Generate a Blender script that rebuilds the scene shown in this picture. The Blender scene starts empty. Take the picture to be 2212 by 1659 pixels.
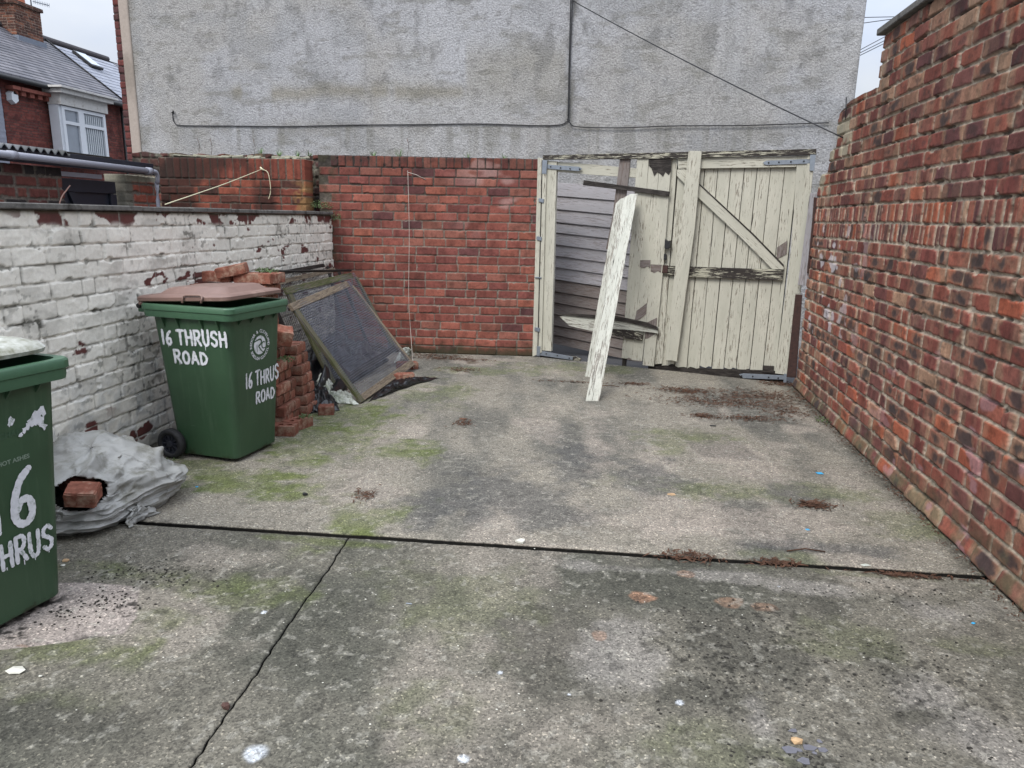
import bpy, bmesh, math, random
import numpy as np
from mathutils import Vector, Matrix
random.seed(7)
SC = bpy.context.scene
COL = SC.collection
# ---------------------------------------------------------------- camera, sky, sun, exposure
HC = 1.6
R = np.array([[0.9922514683746739, -0.048900637664500535, 0.1142179983378656],
              [0.12233404577689692, 0.22387570931643527, -0.9669095345594225],
              [0.021711857409248088, 0.9733901552892695, 0.22812321414922304]])
cam = bpy.data.cameras.new('camera'); camo = bpy.data.objects.new('camera', cam); COL.objects.link(camo)
cam.sensor_width = 36; cam.lens = 1534 / 2212 * 36; cam.clip_start = .05; cam.clip_end = 2000
M = Matrix([[*R[i], (0, 0, HC)[i]] for i in range(3)] + [[0, 0, 0, 1]])
camo.matrix_world = M
SC.camera = camo
SUN_EL, SUN_AZ = 48, 205
w = bpy.data.worlds.new("World"); SC.world = w; w.use_nodes = True
nt = w.node_tree; nt.nodes.clear()
sky = nt.nodes.new('ShaderNodeTexSky'); sky.sky_type = 'NISHITA'; sky.sun_disc = False
sky.sun_elevation = math.radians(SUN_EL); sky.sun_rotation = math.radians(SUN_AZ); sky.dust_density = 3; sky.air_density = 1.2
tc = nt.nodes.new('ShaderNodeTexCoord'); mp = nt.nodes.new('ShaderNodeMapping'); mp.inputs['Scale'].default_value = (1.3, 1.3, 3)
nz = nt.nodes.new('ShaderNodeTexNoise'); nz.inputs['Scale'].default_value = 2.2; nz.inputs['Detail'].default_value = 5
cr = nt.nodes.new('ShaderNodeValToRGB'); cr.color_ramp.elements[0].position = .35; cr.color_ramp.elements[1].position = .65
cr.color_ramp.elements[0].color = (8.2, 9.3, 11.6, 1); cr.color_ramp.elements[1].color = (11.5, 11.9, 12.4, 1)
mx = nt.nodes.new('ShaderNodeMix'); mx.data_type = 'RGBA'; mx.inputs[0].default_value = .86
bg = nt.nodes.new('ShaderNodeBackground'); bg.inputs[1].default_value = .085
wo = nt.nodes.new('ShaderNodeOutputWorld')
L = nt.links
L.new(tc.outputs['Generated'], mp.inputs[0]); L.new(mp.outputs[0], nz.inputs['Vector']); L.new(nz.outputs[0], cr.inputs[0])
L.new(sky.outputs[0], mx.inputs[6]); L.new(cr.outputs[0], mx.inputs[7]); sx = nt.nodes.new('ShaderNodeSeparateXYZ'); gm = nt.nodes.new('ShaderNodeMapRange'); sv = nt.nodes.new('ShaderNodeVectorMath'); sv.operation = 'SCALE'
gm.inputs['From Min'].default_value = .15; gm.inputs['From Max'].default_value = .95; gm.inputs['To Min'].default_value = .50; gm.inputs['To Max'].default_value = 1.55
L.new(tc.outputs['Generated'], sx.inputs[0]); L.new(sx.outputs[2], gm.inputs['Value']); L.new(mx.outputs[2], sv.inputs[0]); L.new(gm.outputs[0], sv.inputs['Scale']); L.new(sv.outputs[0], bg.inputs[0]); L.new(bg.outputs[0], wo.inputs[0])
sl = bpy.data.lights.new('sun', 'SUN'); sl.energy = 1.5; sl.angle = math.radians(25); sl.color = (1, .97, .92)
so = bpy.data.objects.new('sun', sl); COL.objects.link(so)
az, el = math.radians(SUN_AZ), math.radians(SUN_EL)
sd = Vector((math.sin(az) * math.cos(el), math.cos(az) * math.cos(el), math.sin(el)))
so.rotation_euler = (sd).to_track_quat('Z', 'Y').to_euler()
SC.view_settings.view_transform = 'Standard'; SC.view_settings.look = 'None'
SC.view_settings.exposure = 0.88; SC.view_settings.gamma = 1
SC.cycles.max_bounces = 6

# ---------------------------------------------------------------- helpers
def ray(px, py): return R @ np.array([px - 1106, -(py - 829.5), -1534.])
def gnd(px, py, z=0.):                      # measured point on the ground (or at height z)
    d = ray(px, py); t = (z - HC) / d[2]; return np.array([0, 0, HC]) + t * d
class Plane:                                # a vertical plane through two ground points
    def __init__(s, a, b):
        s.a = np.array([*a, 0.]); s.u = np.array([b[0] - a[0], b[1] - a[1], 0.]); s.u /= np.linalg.norm(s.u)
        s.n = np.array([s.u[1], -s.u[0], 0.])
        if s.n @ (np.array([0, 0, 0]) - s.a) < 0: s.n = -s.n     # towards the camera
    def at(s, px, py, off=0.):
        d = ray(px, py); o = np.array([0, 0, HC]); p0 = s.a + s.n * off
        return o + d * ((p0 - o) @ s.n / (d @ s.n))
    def uv(s, px, py):
        p = s.at(px, py) - s.a; return p @ s.u, p[2]
    def pt(s, u, z, off=0.): return s.a + s.u * u + s.n * off + np.array([0, 0, z])
def z3(x, y): return (1000 + .5123 * x) / 1.8445, (900 + .5123 * y) / 1.8445
def z4(x, y): return (2050 + .6329 * x) / 1.8445, (550 + .6329 * y) / 1.8445
def zA(x, y): return x * .34313, y * .34313
def zH(x, y): return x * .22876, y * .22876
def lin(c, k=1.):
    return tuple((((v / 255) / 12.92) if v / 255 < .04045 else (((v / 255) + .055) / 1.055) ** 2.4) * k for v in c[:3])
K = .80
def C(r, g, b):
    c = np.array(lin((r, g, b), K)); l = c @ [.3, .55, .15]; return l + (c - l) * .86
def hsh(ix, iy, s):
    v = np.sin(ix * 127.1 + iy * 311.7 + s * 74.7) * 43758.5453
    return v - np.floor(v)
def vn(x, y, s=0):
    ix, iy = np.floor(x), np.floor(y); fx, fy = x - ix, y - iy
    fx = fx * fx * (3 - 2 * fx); fy = fy * fy * (3 - 2 * fy)
    a, b, c, d = hsh(ix, iy, s), hsh(ix + 1, iy, s), hsh(ix, iy + 1, s), hsh(ix + 1, iy + 1, s)
    return (a + (b - a) * fx) * (1 - fy) + (c + (d - c) * fx) * fy
def fbm(x, y, o=4, s=0):
    t, a, n = 0, .5, 0
    for i in range(o): t = t + a * vn(x * 2 ** i, y * 2 ** i, s + i * 3.7); n += a; a *= .5
    return t / n
def ss(a, b, x):
    t = np.clip((x - a) / (b - a), 0, 1); return t * t * (3 - 2 * t)
def mix(a, b, m): return a * (1 - m[..., None]) + b * m[..., None]

MATS = {}
def new_mat(name):
    m = bpy.data.materials.new(name); m.use_nodes = True; n = m.node_tree
    b = n.nodes['Principled BSDF']; MATS[name] = m
    return m, n, b
def N(n, t, **k):
    x = n.nodes.new(t)
    for a, v in k.items(): setattr(x, a, v)
    return x
def noise_node(n, scale, detail=4, vec=None, rough=.55):
    x = N(n, 'ShaderNodeTexNoise'); x.inputs['Scale'].default_value = scale; x.inputs['Detail'].default_value = detail
    x.inputs['Roughness'].default_value = rough
    if vec is not None: n.links.new(vec, x.inputs['Vector'])
    return x
def mulcol(n, a, fac, lo, hi, gamma_fac=None):        # a * maprange(fac)
    mr = N(n, 'ShaderNodeMapRange'); mr.inputs['From Min'].default_value = .3; mr.inputs['From Max'].default_value = .7
    mr.inputs['To Min'].default_value = lo; mr.inputs['To Max'].default_value = hi
    n.links.new(fac, mr.inputs['Value'])
    v = N(n, 'ShaderNodeVectorMath', operation='SCALE'); n.links.new(a, v.inputs[0]); n.links.new(mr.outputs[0], v.inputs['Scale'])
    return v.outputs[0]
def bump(n, b, h, strength, dist, prev=None):
    x = N(n, 'ShaderNodeBump'); x.inputs['Strength'].default_value = strength; x.inputs['Distance'].default_value = dist
    n.links.new(h, x.inputs['Height'])
    if prev is not None: n.links.new(prev, x.inputs['Normal'])
    n.links.new(x.outputs[0], b.inputs['Normal']); return x.outputs[0]
def vcol_mat(name, s1=60, lo=.85, hi=1.15, bs=.3, bd=.004, rough=.9, chips=0, spec=.3, s2=None):
    m, n, b = new_mat(name)
    a = N(n, 'ShaderNodeAttribute'); a.attribute_name = 'Col'
    t = N(n, 'ShaderNodeTexCoord'); o = t.outputs['Object']
    nz = noise_node(n, s1, 5, o, .7)
    c = mulcol(n, a.outputs['Color'], nz.outputs[0], lo, hi)
    h = nz.outputs[0]
    if chips:
        vo = N(n, 'ShaderNodeTexVoronoi'); vo.inputs['Scale'].default_value = chips; n.links.new(o, vo.inputs['Vector'])
        sp = N(n, 'ShaderNodeSeparateColor'); n.links.new(vo.outputs['Color'], sp.inputs[0])
        cr = N(n, 'ShaderNodeValToRGB'); e = cr.color_ramp.elements
        e[0].position = 0; e[0].color = (.5,) * 3 + (1,); e[1].position = 1; e[1].color = (2.2, 2.15, 2.05, 1)
        for p, v in ((.22, .72), (.5, .95), (.8, 1.08), (.95, 1.3)):
            q = cr.color_ramp.elements.new(p); q.color = (v, v, v * .98, 1)
        n.links.new(sp.outputs[0], cr.inputs[0])
        vm = N(n, 'ShaderNodeVectorMath', operation='MULTIPLY'); n.links.new(c, vm.inputs[0]); n.links.new(cr.outputs[0], vm.inputs[1]); c = vm.outputs[0]
        bump(n, b, vo.outputs['Distance'], .35, .003)
        pr = b.inputs['Normal'].links[0].from_socket
    else: pr = None
    n.links.new(c, b.inputs['Base Color'])
    bump(n, b, h, bs, bd, pr)
    b.inputs['Roughness'].default_value = rough; b.inputs['Specular IOR Level'].default_value = spec
    return m
def plain(name, col, rough=.6, var=.15, scale=20, metal=0, bs=.1, bd=.002, spec=.5, dirt=None, dscale=6, dthr=.6, rand=0):
    m, n, b = new_mat(name)
    t = N(n, 'ShaderNodeTexCoord'); o = t.outputs['Object']
    nz = noise_node(n, scale, 5, o, .65)
    rgb = N(n, 'ShaderNodeRGB'); rgb.outputs[0].default_value = (*col, 1)
    c = mulcol(n, rgb.outputs[0], nz.outputs[0], 1 - var, 1 + var)
    if dirt is not None:
        d = noise_node(n, dscale, 8, o, .7); r = N(n, 'ShaderNodeValToRGB'); r.color_ramp.elements[0].position = dthr - .06; r.color_ramp.elements[1].position = dthr + .1
        n.links.new(d.outputs[0], r.inputs[0])
        mm = N(n, 'ShaderNodeMix', data_type='RGBA'); n.links.new(r.outputs[0], mm.inputs[0]); n.links.new(c, mm.inputs[6]); mm.inputs[7].default_value = (*dirt, 1); c = mm.outputs[2]
    if rand:
        oi = N(n, 'ShaderNodeObjectInfo'); mr = N(n, 'ShaderNodeMapRange'); mr.inputs['To Min'].default_value = 1 - rand; mr.inputs['To Max'].default_value = 1 + rand
        n.links.new(oi.outputs['Random'], mr.inputs['Value']); v = N(n, 'ShaderNodeVectorMath', operation='SCALE'); n.links.new(c, v.inputs[0]); n.links.new(mr.outputs[0], v.inputs['Scale']); c = v.outputs[0]
    n.links.new(c, b.inputs['Base Color']); b.inputs['Roughness'].default_value = rough; b.inputs['Metallic'].default_value = metal
    b.inputs['Specular IOR Level'].default_value = spec
    bump(n, b, nz.outputs[0], bs, bd)
    return m
def wood(name, paint, bare, peel, dark=(.02, .018, .015), crack=.5, rough=.65, under=None):
    """paint over bare wood, peeled in streaks that run along the board (UV x)"""
    m, n, b = new_mat(name); Lk = n.links
    t = N(n, 'ShaderNodeUVMap'); oi = N(n, 'ShaderNodeObjectInfo')
    ad = N(n, 'ShaderNodeVectorMath', operation='ADD'); Lk.new(t.outputs[0], ad.inputs[0])
    sc = N(n, 'ShaderNodeVectorMath', operation='SCALE'); sc.inputs[0].default_value = (17, 9, 5); Lk.new(oi.outputs['Random'], sc.inputs['Scale']); Lk.new(sc.outputs[0], ad.inputs[1])
    def stre(sx, sy, s, d, r=.6):
        mp = N(n, 'ShaderNodeMapping'); mp.inputs['Scale'].default_value = (sx, sy, 1); Lk.new(ad.outputs[0], mp.inputs[0])
        return noise_node(n, s, d, mp.outputs[0], r)
    grain = stre(3, 60, 2.2, 6); pl = stre(7, 75, 1.3, 8, .72); big = stre(1.3, 4, 1.6, 3)
    g = N(n, 'ShaderNodeMix', data_type='RGBA'); g.inputs[6].default_value = (*[v * .55 for v in bare], 1); g.inputs[7].default_value = (*[v * 1.35 for v in bare], 1)
    gr = N(n, 'ShaderNodeMapRange'); gr.inputs['From Min'].default_value = .35; gr.inputs['From Max'].default_value = .65; Lk.new(grain.outputs[0], gr.inputs[0]); Lk.new(gr.outputs[0], g.inputs[0])
    pc = N(n, 'ShaderNodeMix', data_type='RGBA'); pc.inputs[6].default_value = (*[v * k_ for v, k_ in zip(paint, (.58, .60, .58))], 1); pc.inputs[7].default_value = (*[v * 1.08 for v in paint], 1)
    Lk.new(big.outputs[0], pc.inputs[0])
    # peel mask: streak noise plus large-scale amount
    am = N(n, 'ShaderNodeMath', operation='MULTIPLY_ADD'); Lk.new(big.outputs[0], am.inputs[0]); am.inputs[1].default_value = .35; Lk.new(pl.outputs[0], am.inputs[2])
    rp = N(n, 'ShaderNodeMapRange'); th = .675 + .22 * (.5 - peel) * 1.0
    rp.inputs['From Min'].default_value = th - .012; rp.inputs['From Max'].default_value = th + .02; Lk.new(am.outputs[0], rp.inputs[0])
    mm = N(n, 'ShaderNodeMix', data_type='RGBA'); Lk.new(rp.outputs[0], mm.inputs[0]); Lk.new(pc.outputs[2], mm.inputs[6]); Lk.new(g.outputs[2], mm.inputs[7])
    ck = stre(2.2, 70, 1.5, 3); rc = N(n, 'ShaderNodeMapRange'); rc.inputs['From Min'].default_value = .70 - .06 * crack; rc.inputs['From Max'].default_value = .76 - .06 * crack; Lk.new(ck.outputs[0], rc.inputs[0])
    mk = N(n, 'ShaderNodeMix', data_type='RGBA'); Lk.new(rc.outputs[0], mk.inputs[0]); Lk.new(mm.outputs[2], mk.inputs[6]); mk.inputs[7].default_value = (*dark, 1)
    Lk.new(mk.outputs[2], b.inputs['Base Color']); b.inputs['Roughness'].default_value = rough; b.inputs['Specular IOR Level'].default_value = .25
    hh = N(n, 'ShaderNodeMath', operation='MULTIPLY_ADD'); Lk.new(rp.outputs[0], hh.inputs[0]); hh.inputs[1].default_value = -.6
    h2 = N(n, 'ShaderNodeMath', operation='MULTIPLY_ADD'); Lk.new(grain.outputs[0], h2.inputs[0]); h2.inputs[1].default_value = .8; h2.inputs[2].default_value = 0
    Lk.new(h2.outputs[0], hh.inputs[2]); h3 = N(n, 'ShaderNodeMath', operation='SUBTRACT'); Lk.new(hh.outputs[0], h3.inputs[0]); Lk.new(rc.outputs[0], h3.inputs[1])
    bump(n, b, h3.outputs[0], .5, .004)
    return m

def tag(o, label=None, cat=None, group=None, kind=None):
    if label: o['label'] = label
    if cat: o['category'] = cat
    if group: o['group'] = group
    if kind: o['kind'] = kind
    return o
def empty(name, loc, label, cat, group=None, rz=0):
    o = bpy.data.objects.new(name, None); COL.objects.link(o); o.location = Vector([float(v) for v in loc]); o.rotation_euler = (0, 0, rz)
    o.empty_display_size = .1
    tag(o, label, cat, group); return o
def setp(o, parent):                         # parts are modelled in world space: keep them there
    if parent is not None:
        o.parent = parent; o.matrix_parent_inverse = Matrix.LocRotScale(parent.location, parent.rotation_euler, None).inverted()
def mesh_obj(name, verts, faces, mat, parent=None, smooth=False, local=False, uv=None):
    me = bpy.data.meshes.new(name); me.from_pydata([tuple(map(float, v)) for v in verts], [], faces)
    me.update()
    if smooth: me.polygons.foreach_set('use_smooth', [True] * len(me.polygons))
    me.materials.append(mat); o = bpy.data.objects.new(name, me); COL.objects.link(o)
    if parent is not None:
        if local: o.parent = parent
        else: setp(o, parent)
    return o
def bm_obj(name, bm, mat, parent=None, smooth=False, local=False):
    bmesh.ops.recalc_face_normals(bm, faces=bm.faces[:])
    me = bpy.data.meshes.new(name); bm.to_mesh(me); bm.free()
    if smooth: me.polygons.foreach_set('use_smooth', [True] * len(me.polygons))
    me.materials.append(mat); o = bpy.data.objects.new(name, me); COL.objects.link(o)
    if parent is not None:
        if local: o.parent = parent
        else: setp(o, parent)
    return o
def grid_obj(name, P, colr, mat, parent=None, smooth=True, skirt=None, skc=None):
    """P: (ny,nx,3) positions, colr: (ny,nx,3). skirt: vector by which the border is pushed back to give thickness"""
    ny, nx = P.shape[:2]
    if skirt is not None:
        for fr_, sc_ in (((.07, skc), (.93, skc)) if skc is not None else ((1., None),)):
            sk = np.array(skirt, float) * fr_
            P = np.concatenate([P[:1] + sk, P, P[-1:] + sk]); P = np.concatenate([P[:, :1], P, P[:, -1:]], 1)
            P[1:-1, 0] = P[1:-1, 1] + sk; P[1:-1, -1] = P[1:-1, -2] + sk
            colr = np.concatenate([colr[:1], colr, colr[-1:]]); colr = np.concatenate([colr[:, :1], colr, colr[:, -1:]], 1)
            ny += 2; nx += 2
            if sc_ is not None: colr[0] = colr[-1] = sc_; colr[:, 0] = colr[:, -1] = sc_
    idx = np.arange(ny * nx).reshape(ny, nx)
    q = np.stack([idx[:-1, :-1], idx[:-1, 1:], idx[1:, 1:], idx[1:, :-1]], -1).reshape(-1, 4)
    me = bpy.data.meshes.new(name); me.vertices.add(ny * nx); me.vertices.foreach_set('co', P.astype(np.float32).ravel())
    me.loops.add(q.size); me.loops.foreach_set('vertex_index', q.astype(np.int32).ravel())
    me.polygons.add(len(q)); me.polygons.foreach_set('loop_start', np.arange(0, q.size, 4, dtype=np.int32)); me.polygons.foreach_set('loop_total', np.full(len(q), 4, np.int32))
    me.update(calc_edges=True)
    if smooth: me.polygons.foreach_set('use_smooth', np.ones(len(q), bool))
    a = me.color_attributes.new('Col', 'FLOAT_COLOR', 'POINT')
    c4 = np.ones((ny * nx, 4), np.float32); c4[:, :3] = np.clip(colr.reshape(-1, 3), 0.001, 1); a.data.foreach_set('color', c4.ravel())
    me.materials.append(mat); o = bpy.data.objects.new(name, me); COL.objects.link(o)
    if parent is not None: setp(o, parent)
    return o
def box_bm(bm, c, s, rot=None, bev=0):
    r = bmesh.ops.create_cube(bm, size=1); vs = r['verts']
    bmesh.ops.scale(bm, vec=s, verts=vs)
    if bev: 
        es = list({e for v in vs for e in v.link_edges}); rr = bmesh.ops.bevel(bm, geom=es, offset=bev, segments=1, affect='EDGES'); vs = list({v for f in rr['faces'] for v in f.verts} | {v for v in vs if v.is_valid})
    if rot is not None: bmesh.ops.rotate(bm, cent=(0, 0, 0), matrix=rot, verts=vs)
    bmesh.ops.translate(bm, vec=Vector([float(x) for x in c]), verts=vs)
    return vs
def box(name, c, s, mat, parent=None, rot=None, bev=.003, local=False):
    bm = bmesh.new(); box_bm(bm, c, s, rot, bev); return bm_obj(name, bm, mat, parent, local=local)
def tube_bm(bm, pts, r, seg=8, caps=True):
    pts = [Vector([float(a) for a in p]) for p in pts]; rings = []
    rr = r if isinstance(r, (list, tuple)) else [r] * len(pts)
    up = Vector((0, 0, 1))
    for i, p in enumerate(pts):
        d = (pts[min(i + 1, len(pts) - 1)] - pts[max(i - 1, 0)]).normalized()
        a = d.cross(up); a = a.normalized() if a.length > .05 else d.cross(Vector((1, 0, 0))).normalized(); b = d.cross(a)
        rings.append([bm.verts.new(p + (a * math.cos(2 * math.pi * k / seg) + b * math.sin(2 * math.pi * k / seg)) * rr[i]) for k in range(seg)])
    for A, B in zip(rings, rings[1:]):
        for k in range(seg): bm.faces.new((A[k], A[(k + 1) % seg], B[(k + 1) % seg], B[k]))
    if caps: bm.faces.new(rings[0][::-1]); bm.faces.new(rings[-1])
def tube(name, pts, r, mat, parent=None, seg=8, local=False):
    bm = bmesh.new(); tube_bm(bm, pts, r, seg); return bm_obj(name, bm, mat, parent, True, local)
def spline(pts, n=8):
    pts = [np.array(p, float) for p in pts]; out = []
    P = [2 * pts[0] - pts[1]] + pts + [2 * pts[-1] - pts[-2]]
    for i in range(1, len(P) - 2):
        for t in np.arange(n) / n:
            a, b, c, d = P[i - 1], P[i], P[i + 1], P[i + 2]
            out.append(.5 * ((2 * b) + (-a + c) * t + (2 * a - 5 * b + 4 * c - d) * t * t + (-a + 3 * b - 3 * c + d) * t ** 3))
    out.append(pts[-1]); return out
def slab(name, pts, thick, mat, parent=None, n=None, wob=.0, bev=.002, rag=(0, 0), segs=1):
    """solid board: polygon of 3-D points (front face), pushed back by thick along -n; UV x runs along its longest edge.
    rag: raggedness (m) of the first/last cut end"""
    pts = [Vector([float(a) for a in p]) for p in pts]
    nn = Vector([float(a) for a in n]) if n is not None else (pts[1] - pts[0]).cross(pts[2] - pts[1]).normalized()
    bm = bmesh.new(); f = [bm.verts.new(p) for p in pts]; bk = [bm.verts.new(p - nn * thick) for p in pts]
    bm.faces.new(f); bm.faces.new(bk[::-1]); k = len(pts)
    for i in range(k): bm.faces.new((f[i], bk[i], bk[(i + 1) % k], f[(i + 1) % k]))
    if bev: bmesh.ops.bevel(bm, geom=bm.edges[:], offset=bev, segments=1, affect='EDGES')
    ed = max(((pts[(i + 1) % k] - pts[i]) for i in range(k)), key=lambda e: e.length).normalized(); sd_ = ed.cross(nn).normalized()
    bmesh.ops.recalc_face_normals(bm, faces=bm.faces[:])
    uvl = bm.loops.layers.uv.new('UVMap'); c0 = pts[0]
    for fc in bm.faces:
        for l in fc.loops:
            q = l.vert.co - c0; l[uvl].uv = (q.dot(ed), q.dot(sd_) + q.dot(nn))
    me = bpy.data.meshes.new(name); bm.to_mesh(me); bm.free(); me.materials.append(mat)
    o = bpy.data.objects.new(name, me); COL.objects.link(o)
    if parent is not None: setp(o, parent)
    return o
def ragged(pa, pb, n, amp, inward, seed=0):       # jagged line of points from pa to pb
    rnd = random.Random(seed); pa, pb, inward = map(np.array, (pa, pb, inward)); out = []
    for i in range(n + 1): out.append(pa + (pb - pa) * i / n + inward * amp * rnd.random() * (1 if i % 2 else .3))
    return out

# ---------------------------------------------------------------- materials
m_brick = vcol_mat('brickwork', 70, .80, 1.2, .5, .004)
m_paintbrick = vcol_mat('painted_brickwork', 45, .90, 1.08, .45, .004, .75)
m_conc = vcol_mat('concrete', 90, .80, 1.2, .5, .004, .9, chips=150)
m_render = vcol_mat('roughcast', 46, .66, 1.26, 1., .03, .95)
m_far = vcol_mat('far_brickwork', 20, .9, 1.1, .2, .004)
cream = lin((212, 208, 193), .78); bare = lin((146, 138, 124), .7); dk = (.022, .02, .017)
m_cream = wood('cream_paint', cream, bare, .02)
m_cream2 = wood('cream_paint_worn', cream, bare, .07, crack=.85)
m_cream3 = wood('cream_paint_flaking', lin((218, 217, 206), .74), lin((150, 144, 134), .7), .30, crack=1.3)
m_rot = wood('rotten_painted_wood', lin((205, 200, 180), .8), lin((62, 56, 52), .6), .72, crack=1)
m_grey = wood('grey_weathered_wood', lin((142, 132, 128), .8), lin((118, 106, 100), .8), .45)
m_grey2 = wood('grey_weathered_board', lin((172, 168, 172), .85), lin((150, 144, 144), .8), .3)
m_dark = wood('dark_wet_wood', lin((74, 68, 64), .8), lin((44, 39, 36), .7), .6)
m_mossw = wood('mossy_frame_wood', lin((122, 114, 98), .8), lin((92, 96, 62), .75), .55)
m_tanw = wood('pale_frame_wood', lin((158, 142, 122), .8), lin((118, 106, 92), .75), .5)
m_steel = plain('galvanised_steel', lin((150, 158, 168), .75), .45, .15, 30, .55)
m_rust = plain('rusty_steel', lin((70, 46, 40), .65), .85, .4, 30, 0, .5)
m_black = plain('black_metal', (.012, .012, .013), .5)
m_soil = plain('soil', (.022, .02, .016), .95, .5, 30, 0, .8, .01)
m_cop = plain('coping_concrete', lin((112, 110, 106), .75), .95, .3, 24, 0, .7, .006, dirt=lin((62, 60, 55), .7), dscale=9, dthr=.56)
def bin_mat():
    m, n, b = new_mat('green_plastic'); Lk = n.links; t = N(n, 'ShaderNodeTexCoord'); o = t.outputs['Object']
    def ns(sc, s, d): mp = N(n, 'ShaderNodeMapping'); mp.inputs['Scale'].default_value = sc; Lk.new(o, mp.inputs[0]); return noise_node(n, s, d, mp.outputs[0], .7)
    def rng(src, a, c_, hi=1.): x = N(n, 'ShaderNodeMapRange'); x.inputs['From Min'].default_value = a; x.inputs['From Max'].default_value = c_; x.inputs['To Max'].default_value = hi; Lk.new(src, x.inputs[0]); return x.outputs[0]
    def mixc(f, A, col): x = N(n, 'ShaderNodeMix', data_type='RGBA'); Lk.new(f, x.inputs[0]); Lk.new(A, x.inputs[6]); x.inputs[7].default_value = (*col, 1); return x.outputs[2]
    rgb = N(n, 'ShaderNodeRGB'); rgb.outputs[0].default_value = (*lin((52, 80, 56), .78), 1)
    c = mulcol(n, rgb.outputs[0], noise_node(n, 3.5, 5, o).outputs[0], .84, 1.16)
    c = mixc(rng(ns((14, 14, 1.2), 1.6, 6).outputs[0], .54, .74, .35), c, lin((92, 116, 92), .7))
    c = mixc(rng(ns((3, 3, 30), 2.6, 4).outputs[0], .69, .72, .5), c, lin((110, 132, 110), .7))
    sp = N(n, 'ShaderNodeSeparateXYZ'); Lk.new(o, sp.inputs[0]); ad = N(n, 'ShaderNodeMath', operation='MULTIPLY_ADD'); Lk.new(noise_node(n, 9, 7, o, .75).outputs[0], ad.inputs[0]); ad.inputs[1].default_value = .42; Lk.new(sp.outputs[2], ad.inputs[2])
    c = mixc(rng(ad.outputs[0], .25, .21, .85), c, lin((44, 52, 30), .6))
    Lk.new(c, b.inputs['Base Color']); b.inputs['Roughness'].default_value = .45
    bump(n, b, noise_node(n, 60, 4, o).outputs[0], .12, .001); return m
m_green = bin_mat()
m_green2 = plain('green_plastic_rim', lin((66, 102, 76), .78), .45, .08, 25, 0, .1, .0006)
m_brown = plain('brown_plastic', lin((136, 108, 98), .70), .5, .08, 15, 0, .1, .0008, dirt=lin((165, 140, 128), .8), dscale=4, dthr=.6)
m_lidw = plain('weathered_white_plastic', lin((196, 198, 190), .8), .6, .1, 9, 0, .2, .001, dirt=lin((120, 120, 98), .8), dscale=5, dthr=.5)
m_tyre = plain('black_rubber', (.014, .014, .015), .75, .3, 40, 0, .3)
m_hub = plain('dark_grey_plastic', lin((48, 50, 58), .8), .5)
m_white = plain('white_paint', lin((224, 226, 232), .82), .55, .12, 30, 0, .5, .001, .5, dirt=lin((120, 140, 124), .8), dscale=38, dthr=.60)
m_ghost = plain('faded_white_paint', lin((128, 146, 130), .8), .6, .2, 40)
m_emboss = plain('embossed_green', lin((60, 88, 66), .8), .5)
m_pbrick = plain('loose_brick', lin((144, 92, 76), .72), .9, .35, 30, 0, .6, .004, .2, dirt=lin((184, 156, 136), .7), dscale=9, dthr=.56, rand=.35)
m_sack = plain('woven_sack', lin((176, 176, 172), .66), .45, .12, 8, 0, .3, .003, .45, dirt=lin((122, 120, 108), .7), dscale=6, dthr=.56)
m_clothg = plain('pale_plastic_scrap', lin((196, 200, 190), .8), .45, .15, 10, 0, .2, .002, .4, dirt=lin((120, 130, 100), .8), dthr=.58)
m_bag = plain('black_polythene', (.008, .008, .009), .28, .1, 10, 0, .2, .002, .5)
m_wire = plain('wire_mesh', lin((118, 122, 134), .75), .6, .3, 6, 0)
m_wire2 = plain('dark_wire_mesh', lin((95, 92, 90), .7), .7, .25, 6, .2)
m_leaf = plain('weed_leaves', lin((78, 98, 52), .75), .6, .3, 25)
m_leaf2 = plain('pale_weed_leaves', lin((118, 150, 92), .75), .6, .3, 25)
m_dleaf = plain('dead_leaves', lin((96, 68, 52), .7), .85, .4, 12, 0, .3, .002, .3, rand=.3)
m_slate = plain('slate_shard', lin((112, 112, 120), .75), .6, .12, 20)
m_blue = plain('blue_plastic', lin((56, 168, 220), .9), .4, .05)
m_stone = plain('pale_stone', lin((206, 204, 192), .8), .8, .15, 30, 0, .4, .003, rand=.12)
m_tan = plain('tan_stone', lin((190, 158, 120), .8), .85, .2, 30, 0, .6, .004)
m_brown_st = plain('brown_stone', lin((84, 58, 50), .8), .85, .3, 30, 0, .6, .004)
m_yel = plain('pale_yellow_string', lin((224, 218, 184), .8), .6, .1)
m_str = plain('white_string', lin((196, 186, 176), .7), .7, .1)
m_cable = plain('black_cable', (.012, .012, .014), .5)
m_lgrey = plain('grey_upvc', lin((164, 166, 178), .8), .35, .05, 6)
m_upvc = plain('white_upvc', lin((222, 226, 232), .85), .35, .04, 6)
m_stonew = plain('painted_stone', lin((208, 206, 202), .82), .7, .1, 8, 0, .2, .004, dirt=lin((150, 140, 128), .8), dthr=.62)
m_navy = plain('near_black_paint', lin((38, 42, 54), .8), .5, .15, 12)
m_asph = plain('asphalt', (.062, .062, .066), .9, .35, 90, 0, .6, .004)

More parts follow.
